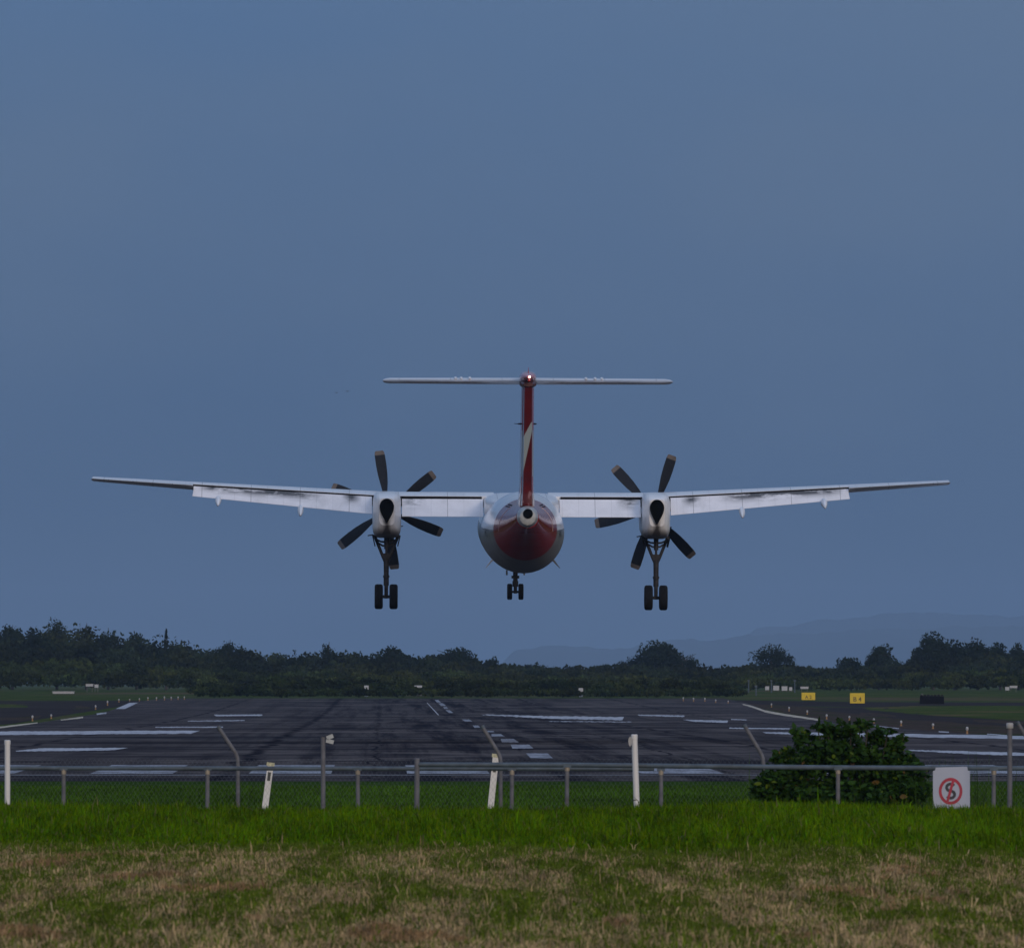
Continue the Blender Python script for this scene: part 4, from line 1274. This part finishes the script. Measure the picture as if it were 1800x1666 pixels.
# single posts
def pole(name, px, r0, r1, D, rad, mat, label, cat, cap=True, group=None, lean=0):
    t = at(px, r0, D); z0 = float(zg(D)); bt = at(px + lean, r1, D)
    root = empty(name, (bt.x, D, z0)); tag(root, label, cat, group)
    tz = t.z - z0
    slope = (t.x - bt.x) / (t.z - bt.z)
    xb = bt.x + slope * (z0 - .2 - bt.z) - bt.x; xt = t.x - bt.x
    mb = MB(); mb.tube([(xb, 0, -.2), (xb + (xt - xb) * .5, 0, tz * .5 - .1), (xt, 0, tz - .02)], rad, 16)
    mb.build('pole', mat, root)
    if cap:
        mb = MB(); mb.lathe([(-.05, rad * 1.12), (.0, rad * 1.12), (.008, rad * .9)], (xt, 0, tz - .01), 'z', 16); mb.build('cap', mat, root)
    zj = tz * .45
    return root, xt, tz
r1_, x1_, t1_ = pole('white_post', 13, 1300, 1410, 119.5, .034, M_WPOST, 'tall round white post at the left edge of the fence', 'post', group='tall white posts')
mb = MB(); mb.tube([(x1_ - .0, 0, t1_ * .44), (x1_ - .0, 0, t1_ * .44 + .012)], .036, 16); mb.build('band', plain('rust', (.2, .1, .06), .8), r1_)
r2_, x2_, t2_ = pole('white_post', 1115, 1290, 1408, 119.5, .037, M_WPOST, 'tall round white post right of centre with a small tag at its top', 'post', group='tall white posts', lean=4)
mb = MB(); mb.rings([[(x2_ - .052 + .022 * math.cos(a_) * 1, -.03 + o_, t2_ - .09 + .06 * math.sin(a_)) for a_ in [2 * math.pi * j / 12 for j in range(12)]] for o_ in (0, .012)])
mb.build('tag', plain('tag_grey', (.35, .34, .33), .5), r2_)
mb = MB(); mb.tube([(x2_ + .012, 0, t2_ * .46), (x2_ + .012, 0, t2_ * .46 + .01)], .039, 16); mb.build('band', M_GEAR, r2_)
r3_, x3_, t3_ = pole('grey_post', 568, 1292, 1412, 120.5, .029, M_GALV2, 'straight grey post with two crooked reflector plates at its top', 'post', cap=False)
for (dx, dz, w, h, rt) in ((.085, .01, .085, .05, -22), (.085, -.045, .095, .05, 14)):
    mb = MB(); mb.box((x3_ + dx, -.035, t3_ + dz - .03), (w, .004, h), rot=Matrix.Rotation(R(rt), 3, 'Y')); mb.build('reflector_plate', plain('reflector', (.40, .42, .42), .3, .3), r3_)
r4_, x4_, t4_ = pole('grey_post', 1775, 1270, 1408, 120, .031, M_GALV2, 'tall grey post with a white cap beside the no parking sign', 'post', cap=False)
mb = MB(); mb.lathe([(-.07, .040), (-.06, .044), (-.012, .044), (0, .036)], (x4_, 0, t4_), 'z', 18); mb.build('cap', plain('cap_white', (.38, .37, .36), .5), r4_)
# leaning marker boards
def marker_board(pxt, pxb, r0, r1, label, D=146):
    t = at(pxt, r0, D); b = at(pxb, r1, D); z0 = float(zg(D))
    root = empty('marker_post', (b.x, D, z0)); tag(root, label, 'post', 'leaning white marker posts')
    ax = (t - b); L = ax.length; ang = math.atan2(ax.x, ax.z)
    k = (b.z - z0 + .15) / ax.z
    s0 = b - ax * k - Vector((b.x, D, z0)); Lt = L * (1 + k)
    rot = Matrix.Rotation(ang, 3, 'Y')
    def P(u, v, w): return s0 + rot @ Vector((u, v, w))
    W = .047
    mb = MB()
    rings = []
    for w in (0, Lt - .30, Lt - .11, Lt - .02):
        rings.append([P(-W, -.02, w), P(W, -.02, w), P(W, .02, w), P(-W, .02, w)])
    mb.rings(rings); bo = mb.build('board', M_WPOST, root, smooth=False, bevel=.004)
    mb = MB(); c = P(0, -.023, Lt - .20)
    mb.box(c, (.045, .006, .13), rot=rot); mb.build('reflector', plain('dark_reflector', (.06, .065, .06), .3), root)
    mb = MB(); c = P(0, -.0, Lt - .015); mb.box(c, (.12, .05, .05), rot=rot); mb.build('head', plain('yellowed_head', (.50, .47, .30), .5, var=.4, scale=30), root)
marker_board(476, 466, 1341, 1418, 'leaning white marker post with yellowed top, left of the straight grey post')
marker_board(872, 863, 1326, 1414, 'leaning white marker post beside the cranked post in the middle')

# no parking sign --------------------------------------------------
DS = 120.9
tl, br = at(1640, 1347, DS), at(1705, 1420, DS)
cxs = (tl.x + br.x) / 2; wS = br.x - tl.x; zc1 = at(1672, 1390, DS).z
z0 = float(zg(DS))
sg = empty('no_parking_sign', (cxs, DS, z0)); tag(sg, 'white sign with a red crossed circle over a black S on the rail', 'sign')
zt_, zb2 = tl.z - z0, br.z - z0 - .1
M_SIGNW = plain('sign_white', (.36, .39, .48), .4, var=.05, scale=3, dirt=(.35, .34, .33), dirt_amt=.35)
M_SIGNR = plain('sign_red', (.34, .008, .035), .4, var=.2); M_SIGNK = plain('sign_black', (.015, .02, .03), .4)
mb = MB(); h = wS / 2; n_ = .025
ol = [(-h, zb2), (h, zb2), (h, zt_ - .055), (h - n_, zt_ - .045), (h - n_ - .01, zt_), (-h + n_ + .01, zt_ - .01), (-h + n_, zt_ - .045), (-h, zt_ - .055)]
mb.rings([[(x, 0, z) for x, z in ol], [(x, .004, z) for x, z in ol]])
mb.build('panel', M_SIGNW, sg, smooth=False)
cz = zc1 - z0; ccx = (1671 - 1672.5) / F * DS
def annulus(r0, r1, y, n=48):
    vs = []; fs = []
    for j in range(n):
        a = 2 * math.pi * j / n
        vs += [(ccx + r0 * math.cos(a), y, cz + r0 * 1.14 * math.sin(a)), (ccx + r1 * math.cos(a), y, cz + r1 * 1.14 * math.sin(a))]
    for j in range(n):
        k = (j + 1) % n; fs.append((2 * j, 2 * j + 1, 2 * k + 1, 2 * k))
    return vs, fs
mb = MB(); mb.add(*annulus(.113, .147, -.004))
mb.add([(ccx - .060, -.0045, cz - .140), (ccx - .028, -.0045, cz - .145), (ccx + .052, -.0045, cz + .135), (ccx + .018, -.0045, cz + .140)], [(0, 1, 2, 3)])
mb.build('red_ring', M_SIGNR, sg, smooth=False)
# the letter S as a thick stroke
pts = []
for k in range(13): 
    a = R(30 + 240 * k / 12); pts.append((ccx + .050 * math.cos(a), cz + .046 + .044 * math.sin(a)))
for k in range(1, 13):
    a = R(90 - 240 * k / 12); pts.append((ccx + .050 * math.cos(a), cz - .042 + .044 * math.sin(a)))
vs = []; w_ = .0185
for i, p in enumerate(pts):
    q0 = pts[max(i - 1, 0)]; q1 = pts[min(i + 1, len(pts) - 1)]
    dx, dz = q1[0] - q0[0], q1[1] - q0[1]; L = math.hypot(dx, dz); nx_, nz_ = -dz / L * w_, dx / L * w_
    vs += [(p[0] + nx_, -.0035, p[1] + nz_), (p[0] - nx_, -.0035, p[1] - nz_)]
mb = MB(); mb.add(vs, [(2 * i, 2 * i + 1, 2 * i + 3, 2 * i + 2) for i in range(len(pts) - 1)])
mb.build('letter', M_SIGNK, sg, smooth=False)

# ================================================================== BUSH
def bush():
    D = 127.3; z0 = float(zg(D)); s = F / D
    c = at(1490, 1400, D)
    root = empty('leafy_bush', (c.x, D, z0)); tag(root, 'big dark green leafy bush behind the rail fence', 'bush')
    rg = np.random.default_rng(5)
    lobes = []  # px,row centre, half w px, half h px, n
    for (px, row, hw, hh, n) in ((1500, 1335, 88, 62, 1000), (1560, 1350, 70, 50, 560), (1430, 1340, 58, 52, 460), (1380, 1375, 52, 46, 420), (1350, 1392, 30, 34, 260), (1400, 1400, 60, 34, 420), (1530, 1400, 80, 34, 500), (1480, 1395, 120, 40, 620), (1590, 1390, 60, 40, 360),
                                 (1420, 1296, 24, 20, 80), (1460, 1290, 26, 20, 90), (1495, 1284, 20, 17, 90), (1540, 1296, 24, 20, 90), (1572, 1310, 22, 24, 80), (1385, 1330, 22, 16, 60), (1600, 1330, 14, 14, 22), (1615, 1352, 16, 14, 26), (1455, 1280, 10, 12, 16), (1512, 1273, 9, 8, 14), (1560, 1284, 8, 10, 12), (1438, 1280, 6, 15, 18), (1525, 1272, 6, 13, 16), (1588, 1300, 6, 15, 16), (1362, 1338, 8, 14, 16), (1405, 1305, 8, 16, 18), (1338, 1372, 12, 12, 24), (1608, 1372, 14, 20, 40), (1402, 1284, 5, 9, 7), (1480, 1268, 5, 8, 9), (1627, 1362, 6, 12, 8)):
        p = at(px, row, D) - Vector((c.x, D, z0))
        lobes.append(((p.x, rg.uniform(-.15, .15), p.z), (hw / s, max(hw / s, .12) * .8, hh / s), n))
    st = MB()
    P, A_, B_, T = [], [], [], []
    for (cc, rr, n) in lobes:
        p, a, b, t = leafcloud(cc, rr, int(n * 2.6), .1, rg, clumps=max(3, n // 30), shell=.4, spread=.42)
        k = p[:, 2] > -.05
        P.append(p[k]); A_.append(a[k]); B_.append(b[k]); T.append(t[k])
        st.tube([(cc[0] * .3, 0, -.1), (cc[0] * .7, cc[1] * .5, cc[2] * .5), cc, (cc[0] + rr[0] * .2, cc[1], cc[2] + rr[2] * .7)], [.018, .012, .008, .003], 5)
    st.build('stems', M_BARK, root)
    p = np.concatenate(P); t = np.concatenate(T); n = len(p)
    # leaves: six-point ovate blades with a fold
    u = rg.normal(size=(n, 3)); u[:, 2] = u[:, 2] * .5 - .15; u /= np.linalg.norm(u, axis=1)[:, None]
    v = np.cross(u, rg.normal(size=(n, 3))); v /= np.linalg.norm(v, axis=1)[:, None]; w = np.cross(u, v)
    L = rg.uniform(.045, .125, (n, 1)); W = L * rg.uniform(.22, .32, (n, 1))
    co = np.zeros((n, 7, 3), np.float32)
    sh = [(0, 0, 0), (.25, .85, .2), (.6, .9, .2), (1, 0, -.15), (.6, -.9, .2), (.25, -.85, .2), (.5, 0, 0)]
    for i, (a, b, h_) in enumerate(sh):
        co[:, i] = p + u * L * a + v * W * b + w * W * h_
    me = bpy.data.meshes.new('foliage'); me.vertices.add(n * 7); me.vertices.foreach_set('co', co.ravel())
    q = np.array([0, 6, 2, 1, 6, 3, 2, 0, 5, 4, 6, 6, 4, 3]); 
    loops = ((np.arange(n) * 7)[:, None] + q).astype(np.int32).ravel()
    me.loops.add(len(loops)); me.loops.foreach_set('vertex_index', loops)
    me.polygons.add(n * 4); me.polygons.foreach_set('loop_start', ((np.arange(n) * 14)[:, None] + np.array([0, 4, 7, 11])).astype(np.int32).ravel())
    me.update(calc_edges=True)
    col = np.array([.024, .060, .007]) * (t * rg.uniform(.5, 1.3, n))[:, None]
    y_ = rg.uniform(0, 1, n) < .04; col[y_] = np.array([.11, .16, .012]) * rg.uniform(.6, 1.2, (y_.sum(), 1))
    y_ = rg.uniform(0, 1, n) < .004; col[y_] = np.array([.14, .085, .025])
    ca = me.color_attributes.new('Col', 'FLOAT_COLOR', 'POINT'); c4 = np.ones((n, 7, 4), np.float32); c4[:, :, :3] = col[:, None, :]
    ca.data.foreach_set('color', c4.ravel()); me.materials.append(leaf_mat('bush_leaf', .5, .14))
    o = bpy.data.objects.new('foliage', me); COL.objects.link(o); o.parent = root
bush()
# tall weeds right of the bush
rg = np.random.default_rng(77)
n = 900; D0 = 134.0
px = np.concatenate([rg.normal(1640, 45, 500), rg.uniform(1560, 1790, 250), rg.normal(1400, 60, 150)])
y = rg.uniform(126, 140, n); x = (px - 900) / F * y
toprow = np.where(rg.uniform(0, 1, n) < .08, rg.uniform(1300, 1350, n), rg.uniform(1352, 1400, n))
ztp = CAMZ - (toprow - 1200) / F * y
h = ztp - zg(y)
colr = np.array([.038, .075, .012]) * rg.uniform(.5, 1.5, (n, 1))
tag(blade_mesh('tall_weeds', x, y, zg(y), h, rg.uniform(.008, .02, n), colr, M_BLADE, .14, 78), 'tall thin weeds between the bush and the no parking sign', 'weeds', kind='stuff')

# ================================================================== AIRFIELD FURNITURE
M_WH2 = plain('faded_white', (.40, .41, .43), .5, var=.15); M_ORG = plain('orange_base', (.30, .17, .07), .6, var=.2); M_YEL = plain('sign_yellow', (.62, .44, .01), .45, var=.12)
def cone_proto(px, rb, hpx, label):
    g = gp(px, rb); s = F / g.y; H = hpx / s
    root = empty('edge_marker', g); tag(root, label, 'edge marker', 'small edge markers beside the runway')
    mb = MB(); mb.lathe([(0, .06), (.02, .06), (.025, .04), (H * .5, .033)], (0, 0, 0), 'z', 14); mb.build('base', M_ORG, root)
    mb = MB(); mb.lathe([(H * .5, .033), (H * .56, .042), (H * .62, .055), (H * .92, .048), (H, .02)], (0, 0, 0), 'z', 14); mb.build('head', M_WH2, root)
    return root, H
LM = [(57, 1267, 10), (90, 1263, 8), (168, 1247, 8), (189, 1240, 9), (209, 1234, 6), (228, 1232, 4), (245, 1232, 5), (260, 1231, 6), (275, 1231, 6), (289, 1230.6, 7), (301, 1230.2, 6), (313, 1229.8, 6), (324, 1229.6, 6)]
RM = [(1201, 1232, 7), (1219, 1233, 7), (1239, 1233, 7), (1258, 1235, 6), (1280, 1236, 5), (1356, 1243, 7), (1387, 1250, 8), (1419, 1256, 8), (1453, 1264, 9), (1493, 1266, 8), (1536, 1271, 9), (1584, 1276, 10), (1640, 1281, 10), (1700, 1290, 13)]
p0, H0 = cone_proto(*LM[0], 'nearest small white topped edge marker on the left of the runway')
ordn = ['nearest', 'second', 'third', 'fourth', 'fifth', 'sixth', 'seventh', 'eighth', 'ninth', 'tenth', 'eleventh', 'twelfth', 'thirteenth', 'fourteenth']
for i, (px, rb, hp) in enumerate(LM[1:]):
    c = copy_tree(p0); g = gp(px, rb); c.location = g; k = hp / (F / g.y) / H0; c.scale = (1, 1, k)
    c['label'] = 'small white topped edge marker left of the runway, %s counting from the left' % ordn[i + 1]
for i, (px, rb, hp) in enumerate(RM):
    c = copy_tree(p0); g = gp(px, rb); c.location = g; k = hp / (F / g.y) / H0; c.scale = (1, 1, k)
    c['label'] = 'small white topped edge marker right of the runway, %s counting from the right' % (ordn[len(RM) - 1 - i] if i < len(RM) - 1 else 'first')
def text_mesh(txt, size, mat, parent, loc, name='lettering'):
    cu = bpy.data.curves.new('t', 'FONT'); cu.body = txt; cu.size = size; cu.align_x = 'CENTER'; cu.align_y = 'CENTER'; cu.offset = size * .02
    ob = bpy.data.objects.new('t', cu); COL.objects.link(ob); bpy.context.view_layer.update()
    me = bpy.data.meshes.new_from_object(ob.evaluated_get(bpy.context.evaluated_depsgraph_get())); bpy.data.objects.remove(ob)
    me.materials.clear(); me.materials.append(mat)
    o = bpy.data.objects.new(name, me); COL.objects.link(o); o.parent = parent; o.location = loc; o.rotation_euler = (math.pi / 2, 0, 0)
    return o
def ysign(px0, px1, r0, r1, txt, label):
    g = gp((px0 + px1) / 2, r1 + .6); s = F / g.y; W = (px1 - px0) / s; H = (r1 - r0) / s
    root = empty('taxiway_sign', g); tag(root, label, 'sign', 'yellow taxiway signs')
    mb = MB(); mb.box((0, .05, H / 2 + .03), (W, .14, H)); mb.build('panel', M_YEL, root, smooth=False, bevel=.02)
    mb = MB(); mb.box((-W * .35, .05, .0), (.06, .1, .1)); mb.box((W * .35, .05, .0), (.06, .1, .1)); mb.build('leg', M_GEAR, root)
    text_mesh(txt, H * .62, plain('sign_brown', (.10, .07, .01), .5), root, (0, -.025, H * .42))
ysign(1409, 1433, 1217, 1230, 'A 2', 'smaller farther yellow taxiway sign, left of the other yellow sign')
ysign(1494, 1520, 1218, 1236, 'B 4', 'larger nearer yellow taxiway sign, left of the black board')
# black board
g = gp(1638, 1237); s = F / g.y
bb = empty('black_board', g); tag(bb, 'low wide black board on the grass right of the yellow signs', 'board')
W, H = 21.5 / s, 17.5 / s
mb = MB(); mb.rings([[(-W, -.12, 0), (W, -.12, 0), (W, .25, 0), (-W, .25, 0)], [(-W * .97, -.04, H * .82), (W * .99, -.04, H * .78), (W * .99, .06, H * .78), (-W * .97, .06, H * .82)], [(-W * .95, -.03, H), (-W * .1, -.03, H * .95), (-W * .1, .05, H * .95), (-W * .95, .05, H)]][:2])
mb.build('panel', plain('board_black', (.008, .007, .009), .9, var=.3, spec=.02), bb, smooth=False, bevel=.015)
mb = MB()
for k in range(7): mb.box((-W * .85 + k * W * .28, 0, H * .86), (W * .2, .1, H * .10 * (1 + (k % 3) * .4)))
mb.build('top_units', plain('board_grey', (.02, .017, .02), .8, spec=.05), bb, smooth=False)
mb = MB(); mb.lathe([(0, .06), (.06, .06), (.10, .02)], (-W * .8, -.03, H * .92), 'z', 10); mb.build('lamp', M_GREYM, bb)
# white boxes, cabinets and poles in the distance
def cabinet(px0, px1, r0, r1, D, label, name='white_cabinet', legs=True):
    a, b = at(px0, r0, D), at(px1, r1, D); z0 = float(zg(D)); W = b.x - a.x
    root = empty(name, ((a.x + b.x) / 2, D, z0)); tag(root, label, 'cabinet' if name != 'white_barrier' else 'barrier')
    zt, zb = a.z - z0, b.z - z0
    mb = MB(); mb.box((0, 0, (zt + zb) / 2), (W, W * .6 + .1, zt - zb)); mb.build('body', M_WH2, root, smooth=False, bevel=.02)
    mb = MB(); mb.box((0, 0, zt + .015), (W * 1.06, W * .65 + .1, .05)); mb.build('lid', M_WH2, root, smooth=False)
    if zb > .05:
        for sx in (-1, 1):
            mb = MB(); mb.box((sx * W * .35, 0, zb / 2), (.05, .05, zb)); mb.build('leg', M_GREYM, root)
cabinet(1345, 1352, 1206.5, 1212.5, 1060, 'leftmost of the four small white cabinets below the open spreading tree')
cabinet(1359, 1369.5, 1205.5, 1213, 1060, 'second from left and widest of the four small white cabinets')
cabinet(1374, 1384, 1206.5, 1213.5, 1060, 'third from left of the four small white cabinets')
cabinet(1387, 1392.5, 1208, 1213.5, 1060, 'rightmost and narrowest of the four small white cabinets')
cabinet(1407, 1421, 1207, 1210.5, 1065, 'long low pale cabinet above the farther yellow sign')
cabinet(93, 130, 1215.5, 1219, 940, 'long low white barrier lying on the far left grass', 'white_barrier')
cabinet(151, 164, 1202.3, 1206.2, 1050, 'flat white cabinet on legs in front of the left trees')
cabinet(166, 173, 1203.2, 1208.3, 1050, 'small square white cabinet right of the flat one at left')
cabinet(1767, 1774, 1207.5, 1213, 1050, 'small white cabinet at the right edge of the photo')
cabinet(1775, 1788, 1205.5, 1209, 1052, 'flat pale cabinet at the right edge behind the small white one')
def field_sign(px, r0, r1, w, label):
    D = 838.0; z0 = float(zg(D)); a = at(px, r0, D); s = F / D
    root = empty('white_field_sign', (a.x, D, z0)); tag(root, label, 'sign', 'white signs at the far runway end')
    zt = a.z - z0; zb = at(px, r1, D).z - z0
    mb = MB(); mb.box((0, 0, (zt + zb) / 2), (w / s, .08, zt - zb)); mb.build('panel', M_WH2, root, smooth=False, bevel=.03)
    mb = MB(); mb.box((0, 0, zb / 2), (.06, .06, zb)); mb.build('leg', M_GREYM, root)
    mb = MB(); mb.box((0, 0, zb * .30), (w / s * .8, .14, .16)); mb.build('base', M_WH2, root, smooth=False)  # added white foot box, stands in for the sign's mirage reflection
field_sign(644, 1204.5, 1213, 8, 'left upright white sign at the far runway end')
field_sign(735, 1204.5, 1208.5, 14, 'middle wide low white sign at the far runway end')
field_sign(1021, 1209, 1215.5, 8, 'right small white sign at the far runway end')
for i, (px, r0, r1) in enumerate([(1316, 1196, 1222), (1329, 1206, 1232), (1356, 1196, 1221), (1397, 1196, 1220)]):
    D = 1000.0 if i != 1 else 900.0; z0 = float(zg(D)); a = at(px, r0, D)
    root = empty('lamp_pole', (a.x, D, z0)); tag(root, ['slim grey pole furthest left of the white cabinets', 'slim grey pole nearest the runway corner', 'slim grey pole between the first two white cabinets', 'slim grey pole right of the four white cabinets'][i], 'pole', 'slim poles by the white cabinets')
    mb = MB(); mb.tube([(0, 0, -.1), (0, 0, a.z - z0)], [.07, .05], 8); mb.build('pole', M_GALV, root)
    mb = MB(); mb.box((0, 0, a.z - z0), (.22, .2, .16)); mb.build('head', M_GALV, root, smooth=False)
# two distant birds
for i, (px, row, sp) in enumerate([(591.5, 690.5, .16), (610.5, 688, .22)]):
    p = at(px, row, 900)
    root = empty('bird', p); tag(root, ['smaller left one of two tiny dark birds in the sky', 'larger right one of two tiny dark birds in the sky'][i], 'bird', 'two distant birds')
    mb = MB(); mb.lathe([(-.18, .01), (-.08, .035), (.04, .045), (.12, .03), (.17, .006)], (0, 0, 0), 'y', 8)
    mb.add([(0, .06, .01), (-sp * .5, .04, .06), (-sp, -.04, .03), (0, -.06, .01), (sp * .5, .04, .06), (sp, -.04, .03)], [(0, 1, 2, 3), (0, 3, 5, 4)])
    mb.build('body', plain('bird_dark', (.04, .045, .05), .8), root)

# ================================================================== HAZE
mb = MB(); mb.box((0, 14900, 148), (30000, 30000, 300))
hz = mb.build('haze', [], None, smooth=False)
tag(hz, kind='stuff')
hm = bpy.data.materials.new('haze'); hm.use_nodes = True
t_ = hm.node_tree; t_.nodes.clear()
o_ = t_.nodes.new('ShaderNodeOutputMaterial'); v_ = t_.nodes.new('ShaderNodeVolumePrincipled')
v_.inputs['Color'].default_value = (.38, .55, .80, 1); v_.inputs['Density'].default_value = 7e-5; v_.inputs['Anisotropy'].default_value = 0.0
t_.links.new(v_.outputs[0], o_.inputs['Volume'])
hz.data.materials.append(hm)
